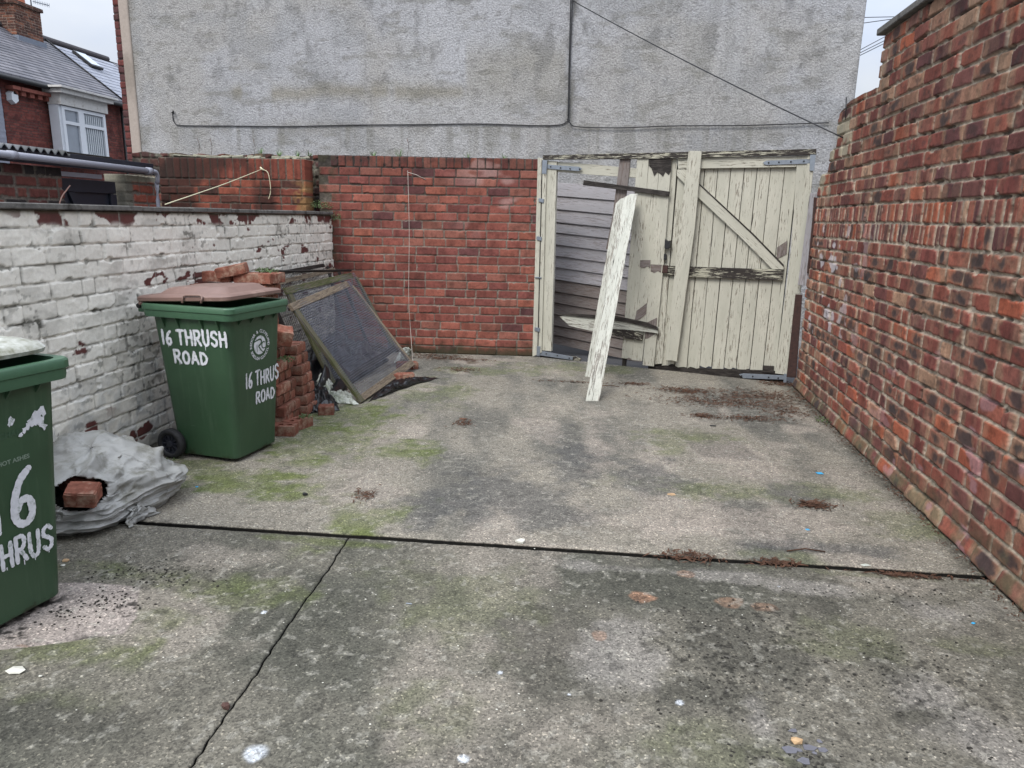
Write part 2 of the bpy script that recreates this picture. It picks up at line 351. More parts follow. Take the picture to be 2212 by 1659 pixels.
# ---------------------------------------------------------------- the planes everything stands on
RW = Plane((1.797 + .029 * 1.0, 1.0), (1.797 + .029 * 8, 8.0))
WW = Plane((-3.03 - .014 * (1.0 - 4.25), 1.0), (-3.03 - .014 * (8.2 - 4.25), 8.2))
BW = Plane((-3.08, 8.075), (-.735, 8.255))
GT = Plane((-.735, 8.262), (1.99, 7.42))
GB = Plane((-7.2, 10.25), (3.2, 9.56))
OW = Plane((-4.95, 4.0), (-4.95, 7.66))
NB = Plane((-5.1, 7.88), (-3.2, 7.90))
OB = Plane((-7.2, 8.30), (-3.0, 8.34))
HS = Plane((-16, 14.), (-16, 26.))

# ---------------------------------------------------------------- brickwork
RED = [C(150, 80, 64), C(140, 74, 62), C(152, 86, 68), C(128, 66, 58), C(144, 84, 72)]
PLUM = [C(118, 68, 64), C(104, 62, 62), C(128, 78, 72)]
TAN = [C(186, 150, 122), C(176, 138, 110), C(168, 124, 100)]
ORG = [C(168, 86, 56), C(176, 94, 62)]
def make_courses(L, zs, kinds, blen, rnd, pal, burn=.0, band=.0, hdr=.25):
    """zs: course boundaries; kinds: 's' stretcher, 'v' brick-on-end"""
    out = []
    for k in range(len(zs) - 1):
        e = [-.5 * blen * (k % 2) - rnd.random() * .04]
        while e[-1] < L + .1:
            if kinds[k] == 'v': wd = blen * .30 * rnd.uniform(.9, 1.12)
            elif kinds[k] == 'h': wd = blen * .5 * rnd.uniform(.95, 1.06)
            else: wd = blen * rnd.uniform(.95, 1.05) if rnd.random() > hdr else blen * .5
            e.append(e[-1] + wd)
        n = len(e) - 1; cols = np.array([rnd.choice(rnd.choices(*pal)[0]) * rnd.uniform(.82, 1.15) for _ in range(n)])
        out.append(dict(z0=zs[k], z1=zs[k + 1], e=np.array(e), c=cols, h=np.array([rnd.uniform(-.006, .006) for _ in range(n)]),
                        t=np.array([rnd.uniform(-1, 1) for _ in range(n)]), b=np.array([1. if rnd.random() < burn else 0. for _ in range(n)]),
                        p=np.array([rnd.uniform(.3, 1) if rnd.random() < band else 0. for _ in range(n)]), s=np.array([rnd.random() * 99 for _ in range(n)])))
    return out
def brick_field(U, V, courses, mortar, joint=.011, depth=.010, rough=1., sd_=0, halo=0., holes=0.):
    hgt = np.zeros_like(U); col = np.zeros(U.shape + (3,)); msk = np.zeros_like(U); bid = np.zeros_like(U); dd = np.zeros_like(U)
    Vw = V + .008 * rough * (vn(U * 1.7, V * .7, 5 + sd_) - .5) + .003 * rough * (vn(U * 22, V * 22, 9 + sd_) - .5)
    Uw = U + .004 * rough * (vn(U * 20, V * 20, 8 + sd_) - .5)
    fine = fbm(U * 40, V * 40, 3, 3 + sd_); med = fbm(U * 14, V * 14, 3, 21 + sd_)
    mcol = mix(mortar * .62, mortar * 1.15, ss(.25, .75, fine))
    for k, c in enumerate(courses):
        m = (Vw >= c['z0']) & (Vw < c['z1'])
        if k == 0: m |= Vw < c['z0']
        if k == len(courses) - 1: m |= Vw >= c['z1']
        u, v = Uw[m], Vw[m]
        i = np.clip(np.searchsorted(c['e'], u, 'right') - 1, 0, len(c['c']) - 1)
        e0, e1 = c['e'][i], c['e'][i + 1]
        du = np.minimum(u - e0, e1 - u) - joint * (.42 if halo else .5); dv = np.minimum(v - c['z0'], c['z1'] - v) - joint / 2
        r = .012; d = np.where((du < r) & (dv < r), r - np.hypot(np.maximum(r - du, 0), np.maximum(r - dv, 0)), np.minimum(du, dv))
        d = d - .010 * rough * ss(.62, .85, med[m])
        mk = ss(-.001, .004, d)
        uu = (u - e0) / (e1 - e0); vv = (v - c['z0']) / (c['z1'] - c['z0'])
        hgt[m] = -depth * (1 - mk) - .006 * rough * (1 - mk) * ss(.5, .8, fine[m]) + mk * (c['h'][i] + c['t'][i] * (uu - .5) * .010 * rough + .006 * rough * (med[m] - .5))
        bc = c['c'][i].copy()
        bn = vn(uu * 3.2 + c['s'][i], vv * .35, 2); bc = mix(bc, TAN[0] * .9, ss(.55, .75, bn) * c['p'][i] * (.35 if halo else .75))
        if halo: en = np.minimum(uu, 1 - uu) * 2 + .9 * (med[m] - .5) + .35 * c['t'][i] * np.sign(uu - .5); bc = mix(bc, TAN[1] * .82, ss(.42, .05, en) * np.clip(c['p'][i] * 1.25, 0, 1) * halo); bc = mix(bc, bc * .72, ss(.6, 1., en) * .55)
        bc = mix(bc, bc * .62, ss(.6, .8, vn(uu * 4 + c['s'][i] * 3, vv * .5, 6)) * .6)
        el = np.hypot((uu - .5 - .15 * c['t'][i]) * 1.9, (vv - .5) * 1.5) + 1.3 * (med[m] - .5) + .5 * (fine[m] - .5)
        bc = mix(bc, mix(TAN[2] * .62, np.array([.045, .04, .04]), ss(.66, .25, el)), ss(1.05, .45, el) * c['b'][i] * (.85 if halo else 1))
        if holes:
            hm = (1 - mk) * ss(.59, .66, fbm(u * 9, v * 16, 3, 71)) * holes; hgt[m] -= .012 * hm; mcol[m] = mix(mcol[m], np.array([.014, .012, .010]) + 0 * bc, hm)  # missing mortar: recessed, and its shade coloured in near black
        bc = bc * (0.75 + .5 * med[m])[:, None] * (1 - .22 * ss(.55, .7, fine[m]))[:, None]
        col[m] = mix(mcol[m], bc, mk); msk[m] = mk; bid[m] = c['s'][i]; dd[m] = d
    return hgt, col, msk, bid, fine, med
def wall_grid(PL, u0, u1, z0, z1, du, dz):
    us = np.arange(u0, u1 + du * .5, du); vs = np.arange(z0, z1 + dz * .5, dz)
    return np.meshgrid(us, vs)
def wall_pos(PL, U, V, H):
    return PL.a + U[..., None] * PL.u + V[..., None] * np.array([0, 0, 1.]) + H[..., None] * PL.n

# right wall: tall front part with a coping, lower rounded end by the gate
rnd = random.Random(3)
CR = .099
zs = [k * CR for k in range(16)] + [1.485 + .133, 1.485 + .266] ; zs += [1.751 + k * .1 for k in range(1, 13)]
kinds = ['s'] * 15 + ['v', 'v'] + ['s'] * 12
pal = ([RED, PLUM, TAN, ORG], [60, 20, 8, 10])
CO = make_courses(7.2, zs, kinds, .245, rnd, pal, burn=.32, band=.8, hdr=.10)
for k in range(15, len(CO)): CO[k]['b'] *= (np.arange(len(CO[k]['b'])) % 5 == 0)
for k in range(17, len(CO)):
    CO[k]['c'] = CO[k]['c'] * .9
right = empty('brick_wall', RW.pt(3, 0), 'tall weathered red brick wall on the right with two soldier courses and a rounded lower end', 'wall')
def right_piece(name, u0, u1, z0, z1, lower=False):
    U, V = wall_grid(RW, u0, u1, z0, z1, .0075, .0065)
    h, c, m, bid, fine, med = brick_field(U, V, CO, C(186, 175, 156), .0125, .011, 1.25, halo=.9, holes=.7)
    c = c * np.array([1.06, 1.0, .95])
    # white paint splashes near the gate, pinkish bloom low down, lime streaks
    sp = ss(.62, .68, fbm(U * 6, V * 7, 3, 51)) * ss(4.2, 5.6, U) * ss(1.75, 1.5, V) * ss(.3, .8, V)
    c = mix(c, C(214, 206, 208), sp * m * .75)
    bl = ss(.69, .76, fbm(U * 5, V * 9, 3, 77)) * ss(1.2, .6, V) * ss(5., 3., U)
    c = mix(c, C(176, 132, 136), bl * .6)
    dark = ss(.6, .8, fbm(U * 9, V * 30, 3, 12)) * ss(.2, .0, V - 2.3) * 0 + ss(.62, .78, fbm(U * 16, V * 20, 3, 13)) * .55
    c = mix(c, C(58, 50, 48), dark * m * .9)
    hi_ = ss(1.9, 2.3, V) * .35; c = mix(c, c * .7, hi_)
    c = mix(c, C(88, 92, 62), ss(.35, .0, V) * ss(.35, .65, med) * .65)
    c = mix(c, C(172, 164, 138), ss(.6, .66, fbm(U * 3.4, V * 5, 3, 91)) * ss(4.6, 5.2, U) * ss(1.7, 2.0, V) * .8)
    lo = ss(.1, .02, V) * .02
    y = U  # metres along the wall from y=1
    H = h + lo
    if lower:                                             # worn, rounded end turning away
        end = np.where(V > 2.26, 6.12, np.where(V > 2.06, 6.24 + .10 * (2.26 - V) / .2, 6.56))
        end = end + .05 * (vn(U * 0, np.floor(V / .1) * 3.3, 4) - .5)
        t = np.maximum(U - (end - .38), 0)
        H = H - np.where(t > 0, .38 - np.sqrt(np.maximum(.38 ** 2 - np.minimum(t, .375) ** 2, 0)), 0)
        U = np.minimum(U, end - .38 + .375 + 0 * U)
        # ragged top
        top = 2.60 - .02 * (U - 4.9) + .02 * (vn(U * 4.2, U * 0, 3) - .5) - .06 * ss(5.5, 6.1, U)
        V = np.minimum(V, top)
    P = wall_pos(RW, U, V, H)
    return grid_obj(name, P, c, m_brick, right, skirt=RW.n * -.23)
right_piece('tall_section', .6, 4.88, 0., 2.955)
right_piece('low_section', 4.885, 6.58, 0., 2.62, True)
for i in range(6):
    a, b = .5 + i * .74, .5 + (i + 1) * .74 - .006
    if b > 4.93: b = 4.95
    o = slab('coping', [RW.pt(a, 2.957, .035), RW.pt(b, 2.957, .035), RW.pt(b, 3.005, .035), RW.pt(a, 3.005, .035)], .31, m_cop, right, n=RW.n, bev=.006)

# white painted wall
rnd = random.Random(11)
CW = 1.585 / 16
COW = make_courses(7.3, [k * CW for k in range(17)], ['s'] * 16, .242, rnd, pal, hdr=.3)
white = empty('painted_brick_wall', WW.pt(3, 0), 'low white painted brick wall with flaking patches and a grey coping', 'wall')
U, V = wall_grid(WW, .6, 7.07, 0, 1.585, .0085, .0065)
h, c, m, bid, fine, med = brick_field(U, V, COW, C(150, 140, 130), .007, .009, 1.5, 40)
wp = C(240, 235, 222) * 1.12
paint = mix(wp * .93, wp * 1.04, med) * (.93 + .12 * (np.sin(bid * 7.1) * .5 + .5))[..., None]
grime_shade = ss(.50, .66, fbm(U * 9, V * 14, 4, 31)) * (1 - m) * .75 + ss(.60, .74, fbm(U * 5, V * 12, 4, 33)) * .25  # joint shadow lines put into the paint colour, plus real grime spots
grime_shade = np.clip(grime_shade + ss(.60, .68, fbm(U * 28, V * 30, 3, 35)) * .55 * ss(.45, .65, fbm(U * 3, V * 3, 2, 36)), 0, 1)
paint = mix(paint, C(96, 94, 84), grime_shade)
paint = mix(paint, C(172, 178, 182), ss(.9, .3, V) * ss(.35, .7, med) * .45)
peel = ss(.575, .585, fbm(U * 4.5, V * 5.0, 4, 63)) * ss(1.475, 1.52, V + .06 * (fbm(U * 9, V * 0, 2, 65) - .5)) * ss(2.2, 2.6, U)
pk = ss(.700, .712, fbm(U * 5, V * 9, 4, 67)) * ss(.25, .5, V)
for (px, py, r) in ((200, 925, .06), (318, 925, .05), (290, 945, .055), (535, 605, .06), (305, 935, .05)):
    u_, z_ = WW.uv(px, py); pk = np.maximum(pk, ss(1.05, .95, np.hypot(U - u_, (V - z_) * 1.2) / r + .8 * (fbm(U * 22, V * 22, 2, 4) - .5)))
peel = np.clip(np.maximum(peel, pk) * ss(.2, .6, m), 0, 1)
c = mix(paint, mix(C(122, 66, 60), C(98, 58, 54), med), peel)
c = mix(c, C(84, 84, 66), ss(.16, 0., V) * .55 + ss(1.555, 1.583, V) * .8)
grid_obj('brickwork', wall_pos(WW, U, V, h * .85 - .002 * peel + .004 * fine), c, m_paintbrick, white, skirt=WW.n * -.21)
u = .5; i = 0
while u < 7.05:
    b = min(u + .6 + .02 * math.sin(i * 3.), 7.06)
    t = 1.632 + .002 * math.sin(i * 2.3)
    slab('coping', [WW.pt(u, 1.588, .03), WW.pt(b - .006, 1.588, .03), WW.pt(b - .006, t - .012, .03), WW.pt(u, t - .012, .03)], .27, m_cop, white, n=WW.n, bev=.005)
    u = b; i += 1

# red back wall beside the gate
rnd = random.Random(5)
CB = 2.12 / 22
rw_c = [C(150, 76, 60), C(142, 72, 58), C(156, 82, 62), C(138, 70, 60), C(150, 86, 68)]
palB = ([rw_c, [C(112, 62, 60), C(104, 60, 60)], [C(160, 84, 60)]], [92, 5, 3])
COB = make_courses(2.4, [k * CB for k in range(23)] + [2.245], ['s'] * 22 + ['v'], .242, rnd, palB, band=.0, hdr=.04)
COB[-1]['c'] *= .7
e = [0.]; 
while e[-1] < 2.5: e.append(e[-1] + .088)
COB[-1]['e'] = np.array(e[:len(COB[-1]['c']) + 1])
back = empty('brick_wall', BW.pt(1, 0), 'neat red brick wall with a soldier course on top, between the white wall and the gate', 'wall')
U, V = wall_grid(BW, -.14, 2.36, -.02, 2.245, .0085, .0075)
h, c, m, bid, fine, med = brick_field(U, V, COB, C(138, 126, 112), .009, .008, .8, 80)
c = c * .92 + c.mean(-1, keepdims=True) * .08
c = mix(c, C(52, 46, 42), np.clip(ss(1.2, 2.2, V) * (1 - m) * .8 + ss(2.0, 2.25, V) * ss(.3, .7, med) * .6, 0, 1))
c = mix(c, c * .8, ss(.45, .7, fbm(U * 5, V * 9, 4, 19)) * .5); c = mix(c, C(186, 150, 142), ss(.6, .72, fbm(U * 3, V * 6, 3, 17)) * ss(1.2, 1.7, V) * ss(1.2, 1.8, U) * .5 * m)
c = mix(c, C(54, 58, 36), ss(.16, .02, V + .1 * (med - .5)) * .85)
c = mix(c, C(70, 66, 48), ss(.08, 0., U - .02) * ss(.4, .7, med) * .6)
top = 2.245 + .006 * (vn(U * 11, U * 0, 3) - .5)
grid_obj('brickwork', wall_pos(BW, U, np.minimum(V, top), h), c, m_brick, back, skirt=BW.n * -.22)

# old rough wall behind, on the neighbour's side
rnd = random.Random(15)
palO = ([[C(122, 66, 54), C(104, 60, 54), C(84, 58, 54)], [C(70, 62, 58), C(130, 110, 86)]], [75, 25])
COO = make_courses(4.4, [1.2 + k * .1 for k in range(12)], ['s'] * 11, .24, rnd, palO, hdr=.9)
oldw = empty('brick_wall', OB.pt(3, 0), 'old dark brick wall with a crumbling top and weeds, below the left of the rendered gable', 'wall')
z_old = lambda U: 2.262 + .03 * (vn(U * 7, U * 0, 3) - .5) + .02 * (vn(U * 2, U * 0, 7) - .5)
U, V = wall_grid(OB, 1.55, 4.15, .0, 2.34, .012, .01)
h, c, m, bid, fine, med = brick_field(U, V, COO, C(108, 100, 88), .016, .014, 2., 120)
c = mix(c, C(48, 46, 36), ss(.45, .75, fbm(U * 6, V * 6, 3, 3)) * .6)
c = mix(c, C(134, 132, 116), ss(.62, .7, fbm(U * 4, V * 9, 3, 8)) * ss(2.0, 2.15, V) * .8)
grid_obj('brickwork', wall_pos(OB, U, np.minimum(V, z_old(U)), h), c, m_brick, oldw, skirt=OB.n * -.22)

# neighbour's wide pier with tall soldier course
rnd = random.Random(25)
palN = ([[C(134, 66, 48), C(126, 62, 46), C(142, 72, 50)], [C(92, 54, 44)]], [80, 20])
(uL, _), (uR, _) = NB.uv(346, 400), NB.uv(660, 400)
LN = uR - uL
NB2 = Plane(NB.pt(uL, 0)[:2], NB.pt(uR, 0)[:2])
zt = NB.uv(500, 341)[1]; zb = NB.uv(500, 387)[1]
n_ = 20; zz = [zb - (n_ - k) * .088 for k in range(n_ + 1)] + [zt]
CON = make_courses(LN, zz, ['s'] * n_ + ['v'], .245, rnd, palN, hdr=.1)
ew = LN / 19.5; CON[-1]['e'] = np.arange(0, len(CON[-1]['c']) + 1) * ew
pier = empty('brick_wall', NB2.pt(1, 0), 'sooty red brick wall capped with long upright bricks, with yellow string tied to it', 'wall')
U, V = wall_grid(NB2, 0, LN, .6, zt, .008, .0075)
h, c, m, bid, fine, med = brick_field(U, V, CON, C(104, 92, 80), .010, .007, .8, 160)
c = mix(c, C(40, 32, 28), ss(.42, .66, fbm(U * 3.2, V * 2.2, 4, 3)) * .75 * ss(LN, LN - .35, U + .0) )
c = mix(c, C(150, 110, 60), ss(LN - .22, LN - .05, U) * ss(.4, .6, med) * ss(zb + .05, zb - .1, V) * .8)
grid_obj('brickwork', wall_pos(NB2, U, V, h), c, m_brick, pier, skirt=NB2.n * -.22)
bm = bmesh.new(); rr = random.Random(4)
for i in range(26):
    u_ = rr.uniform(.1, LN - .02); box_bm(bm, NB2.pt(u_, zt + .012, -.06 - rr.random() * .1), (rr.uniform(.05, .2), rr.uniform(.05, .12), rr.uniform(.015, .04)), Matrix.Rotation(rr.uniform(-.3, .3), 3, 'X') @ Matrix.Rotation(rr.random(), 3, 'Z'), .006)
bm_obj('mortar_cap', bm, plain('old_mortar', lin((150, 148, 130), .75), .95, .3, 25, 0, .6, .006), pier)

# ---------------------------------------------------------------- rendered gable across the alley
gable = empty('rendered_house', GB.pt(5, 0), 'house gable end in grey stained roughcast behind the walls and the gate', 'house')
gu = lambda px, py: GB.uv(px, py)
uL0 = gu(281, 330)[0]; uL1 = gu(272, 200)[0]; uB = gu(306, 325)[0]; uRt = gu(1853, 150)[0]; uEdge = gu(264, 200)[0]
def gable_grid(name, u0, u1, z0, z1, step, fn, mat, off=0):
    U, V = wall_grid(GB, u0, u1, z0, z1, step, step); c, h = fn(U, V)
    return grid_obj(name, wall_pos(GB, U, V, h + off), c, mat, gable, skirt=GB.n * -.3)
uCab = gu(1231, 200)[0]; zCab = gu(1225, 268)[1]
def fn_rough(U, V):
    g = C(174, 174, 177); b = C(167, 163, 156)
    n1 = fbm(U * .9, V * 1.1, 4, 3); n2 = fbm(U * 2.4, V * 3.1, 4, 9); n3 = fbm(U * 9, V * 5, 4, 19)
    c = mix(np.broadcast_to(g, U.shape + (3,)), b, ss(.42, .62, n1) * .6)
    c = mix(c, C(148, 149, 150), ss(.50, .70, n2) * .5)
    c = mix(c, C(188, 189, 193), ss(.55, .7, fbm(U * 1.6, V * .8, 3, 29)) * .35)
    band = np.exp(-((V - gu(600, 200)[1] - .12 * (n2 - .5)) / .10) ** 2) * ss(6.0, 5.2, U) * ss(.4, .6, fbm(U * 2.2, V * 0, 3, 30))
    c = mix(c, C(146, 140, 124), band * .75)
    uP0, uP1 = gu(1000, 200)[0], gu(1222, 200)[0]                  # beige patch left of the cable
    pt_ = ss(uP0, uP0 + .08, U) * ss(uP1 + .02, uP1 - .05, U) * ss(gu(1100, 60)[1], gu(1100, 140)[1], V)
    c = mix(c, C(158, 154, 144), np.clip(pt_ * (.6 + .5 * n2), 0, 1) * .75 * ss(2.9, 3.3, V) + 0)
    st = np.exp(-((U - uCab) / .07) ** 2) * ss(.3, .7, n3) * ss(zCab - .5, zCab + .3, V); c = mix(c, C(92, 90, 84), st * .8); st = np.exp(-((V - zCab + .05) / .10) ** 2) * ss(.45, .7, fbm(U * 3, V * 1, 4, 95)); c = mix(c, C(140, 138, 132), st * .6); st = ss(zCab, zCab - .05, V) * ss(zCab - .55, zCab - .1, V) * ss(.58, .7, fbm(U * 9, V * .4, 3, 97)); c = mix(c, C(134, 132, 124), st * .5)
    st = ss(.56, .74, fbm(U * 7, V * .8, 4, 40)) * ss(6.3, 7.2, U); c = mix(c, C(132, 132, 126), st * .25)
    st = ss(.60, .72, fbm(U * 13, V * .5, 3, 47)); c = mix(c, C(140, 140, 138), st * .12)
    c = mix(c, C(128, 126, 116), ss(.62, .74, fbm(U * 3, V * 9, 4, 44)) * .45)
    dk = ss(.60, .75, fbm(U * 4.5, V * 3.2, 5, 51)) * ss(2.8, 3.6, V); c = mix(c, C(118, 118, 116), dk * .5)
    c = mix(c, C(120, 112, 96), ss(uB + .16, uB, U) * ss(.3, .7, n3) * .45)
    c = mix(c, C(128, 124, 114), ss(2.6, 2.42, V) * ss(.35, .7, n3) * .15)
    sp = ss(.66, .76, fbm(U * 17, V * 17, 3, 60)); c = mix(c, C(120, 118, 114), sp * .4)
    return c * 1.22, .006 * (fbm(U * 30, V * 30, 3, 70) - .5)
gable_grid('roughcast_wall', uB, uRt, -.2, 7.2, .02, fn_rough, m_render)
def fn_band(U, V):
    n2 = fbm(U * 3, V * 2, 4, 9)
    return mix(C(176, 162, 150) + 0 * U[..., None], C(152, 140, 128), ss(.35, .7, n2)), .002 * n2
gable_grid('smooth_render_band', gu(272, 200)[0] + .02, uB - .002, -.2, 7.2, .03, fn_band, plain('tmp', (1, 1, 1)) and vcol_mat('smooth_render', 30, .9, 1.1, .2, .004), .012)
rnd = random.Random(8)
COG = make_courses(.5, [-.2 + k * .1 for k in range(75)], ['s'] * 74, .24, rnd, ([[C(120, 60, 54), C(104, 56, 54), C(90, 56, 56)]], [1]), hdr=.5)
def fn_q(U, V):
    h, c, m, *_ = brick_field(U - (uEdge - .02), V, COG, C(70, 60, 56), .01, .012, 1., 9); return c, h
gable_grid('brick_quoin', uEdge - .02, gu(272, 200)[0] + .018, -.2, 7.2, .012, fn_q, m_brick)
# body behind the face, gable triangle and roof, out of the picture's top
a, b = GB.pt(uEdge, 0, -.31), GB.pt(uRt, 0, -.31); bk = -GB.n * 7.0
v = [a, b, b + bk, a + bk]; v = [p + np.array([0, 0, z]) for z in (-.2, 7.2) for p in v]
mesh_obj('side_walls', v, [(0, 1, 5, 4), (1, 2, 6, 5), (2, 3, 7, 6), (3, 0, 4, 7)], plain('plain_render', lin((160, 160, 158), .8), .9), gable)
mid1 = (v[4] + v[5]) / 2 + np.array([0, 0, 2.6]); mid2 = (v[6] + v[7]) / 2 + np.array([0, 0, 2.6])
mesh_obj('gable_top', [v[4], v[5], mid1], [(0, 1, 2)], MATS['plain_render'], gable); mesh_obj('gable_top', [v[6], v[7], mid2], [(0, 1, 2)], MATS['plain_render'], gable)
m_slateroof = plain('slate_roof', lin((92, 94, 104), .75), .6, .25, 5, 0, .3)
mesh_obj('roof', [v[4] + [0, 0, .02], mid1 + [0, 0, .02], mid2 + [0, 0, .02], v[7] + [0, 0, .02], v[5] + [0, 0, .02], v[6] + [0, 0, .02]], [(0, 1, 2, 3), (1, 4, 5, 2)], m_slateroof, gable)

# cables on the gable
def gpts(pl, off=.012): return [GB.at(*p, off) for p in pl]
def cable(pl, label, r=.007, off=.014, nm='cable'):
    o = tube(nm, spline(gpts(pl, off), 6), r, m_cable); tag(o, label, 'cable'); return o
cable([(374, 240), (373, 252), (378, 266), (395, 271), (500, 272), (620, 273), (760, 270), (900, 269), (1040, 267.5), (1150, 271), (1205, 270), (1222, 264), (1227, 250), (1229, 150), (1233, 0), (1234, -60)],
      'long black cable running level along the gable from its left end, then up the wall')
cable([(1790, 265), (1700, 268), (1600, 271), (1450, 272), (1340, 276), (1250, 274), (1232, 266), (1229, 250), (1231, 150), (1237, 0), (1238, -60)],
      'black cable running level along the gable above the cream gate, then up the wall', off=.03)
a = GB.at(1238, 2, .02); b = RW.pt(5.62, 2.32, .0)
o = tube('cable', [a + (b - a) * t - np.array([0, 0, .12 * t * (1 - t)]) for t in np.linspace(0, 1, 20)], .006, m_cable)
tag(o, 'black cable slanting down from the top of the gable to the right brick wall', 'cable')
o = tube('cable_hook', [GB.at(374, 240, .0), GB.at(374, 240, .05), GB.at(371, 243, .05), GB.at(375, 246, .045)], .011, m_cable); tag(o, 'small black hook where the level cable begins on the gable', 'hook')
o = tube('wire_rod', [RW.pt(5.60, 2.46, .0), RW.pt(5.62, 2.64, .01)], .006, m_black); tag(o, 'short black rod standing on the rounded end of the right wall', 'rod')

# ---------------------------------------------------------------- terraced house, far left
house = empty('terraced_house', HS.pt(5, 0), 'red brick terraced house with a white bay window and slate roof, far left', 'house')
ze = 4.93
hz0, hz1 = 13.0, HS.at(*zH(1110, 975))[1]        # its end on the right
rnd = random.Random(9)
COH = make_courses(26, [k * .078 for k in range(64)], ['s'] * 63, .23, rnd, ([[C(124, 62, 54), C(112, 56, 50), C(134, 68, 58)]], [1]), hdr=.1)
def house_wall(name, y0, y1, z1, colr=None, off=0, parent=house):
    U, V = wall_grid(HS, y0 - 14, y1 - 14, 0, z1, .035, .019)
    h, c, m, *_ = brick_field(U, V, COH, C(98, 70, 64), .012, .004, .5, 30)
    if colr is not None: c = c * .15 + colr
    return grid_obj(name, wall_pos(HS, U, V, h + off), c, m_far, parent, skirt=HS.n * -.3)
house_wall('front_wall', HS.at(*zH(22, 1000))[1] + .02, 26.5, ze)
house_wall('painted_bay_wall', 13.0, HS.at(*zH(22, 1000))[1], ze, C(160, 168, 184) * .85, .01)
ROOFP = lambda y, x, dz=0: np.array([x, y, ze + .05 + (-15.75 - x) * .735 + dz])
xr = -18.4
def roof_rows(name, y0a, y1a, mat, th=.02, step=.2, wob=.01):   # overlapping slate courses as real steps
    bm = bmesh.new(); n = int((15.75 - 0 + xr * -1 - 31.5 + 0) / step) if False else int((-15.75 - xr) / step)
    for i in range(n):
        xa = -15.75 - i * step; xb = xa - step
        q = [ROOFP(y0a, xa, .03 + th), ROOFP(y1a, xa, .03 + th), ROOFP(y1a, xb, .03), ROOFP(y0a, xb, .03)]
        lo = [p - np.array([0, 0, .10]) for p in q]
        vs = [bm.verts.new(p) for p in q + lo]
        for f in ((0, 1, 2, 3), (0, 4, 5, 1), (1, 5, 6, 2), (2, 6, 7, 3), (3, 7, 4, 0), (7, 6, 5, 4)): bm.faces.new([vs[k] for k in f])
    return bm_obj(name, bm, mat, house)
def slate_mat(name, c1, c2, sc):
    m, n, b = new_mat(name); t = N(n, 'ShaderNodeTexCoord'); mp = N(n, 'ShaderNodeMapping'); mp.inputs['Rotation'].default_value = (0, 0, math.radians(90)); n.links.new(t.outputs['Object'], mp.inputs[0])
    br = N(n, 'ShaderNodeTexBrick'); br.inputs['Scale'].default_value = 1; br.inputs['Brick Width'].default_value = sc; br.inputs['Row Height'].default_value = .2; br.inputs['Mortar Size'].default_value = .008
    br.inputs['Color1'].default_value = (*c1, 1); br.inputs['Color2'].default_value = (*c2, 1); br.inputs['Mortar'].default_value = (*[v * .6 for v in c1], 1)
    n.links.new(mp.outputs[0], br.inputs['Vector']); nz = noise_node(n, 3, 6, t.outputs['Object']); c = mulcol(n, br.outputs[0], nz.outputs[0], .75, 1.25)
    n.links.new(c, b.inputs['Base Color']); b.inputs['Roughness'].default_value = .6; bump(n, b, nz.outputs[0], .2, .01); return m
m_sl_old = slate_mat('old_slates', lin((98, 98, 106), .75), lin((122, 120, 126), .75), .26)
m_sl_new = slate_mat('new_slates', lin((150, 154, 166), .8), lin((158, 162, 174), .8), .5)
roof_rows('slate_roof', 12.5, hz1, m_sl_old, .02, .14)
roof_rows('new_slate_roof', hz1 + .03, 26.2, m_sl_new, .02, .19)
roof_rows('far_slate_roof', 26.25, 29, m_sl_old, .02, .14)
yP = hz1
tube('verge_strip', [ROOFP(yP + .015, -15.75, .07), ROOFP(yP + .015, xr, .07)], .025, m_black, house, 6)
tube('ridge_tiles', [ROOFP(12.5, xr, .04), ROOFP(26.2, xr, .04)], .10, plain('ridge_clay', lin((84, 78, 80), .75), .8), house, 8)
tube('gutter', [ROOFP(12.5, -15.72, -.05), ROOFP(26.3, -15.72, -.05)], .07, m_black, house, 8)
mesh_obj('rear_slope', [ROOFP(12.5, xr), ROOFP(29, xr), ROOFP(29, xr) + [-3, 0, -2], ROOFP(12.5, xr) + [-3, 0, -2]], [(0, 1, 2, 3)], m_slateroof, house)
box('rear_wall', (-21.2, 20, 2.4), (.25, 14, 4.8), MATS['plain_render'], house)
# dentils under the eaves
yy = HS.at(*zH(90, 770))[1]; k = 0
plain('dentil_brick', lin((150, 88, 76), .8), .9, .2, 8)
for px in (90, 165, 245, 320, 395, 470):
    y = HS.at(*zH(px, 800))[1]; bm = bmesh.new()
    box_bm(bm, (-15.90, y, ze - .22), (.24, .30, .09)); box_bm(bm, (-15.94, y + .02, ze - .325), (.16, .16, .12))
    bm_obj('eaves_bracket', bm, MATS['dentil_brick'], house)
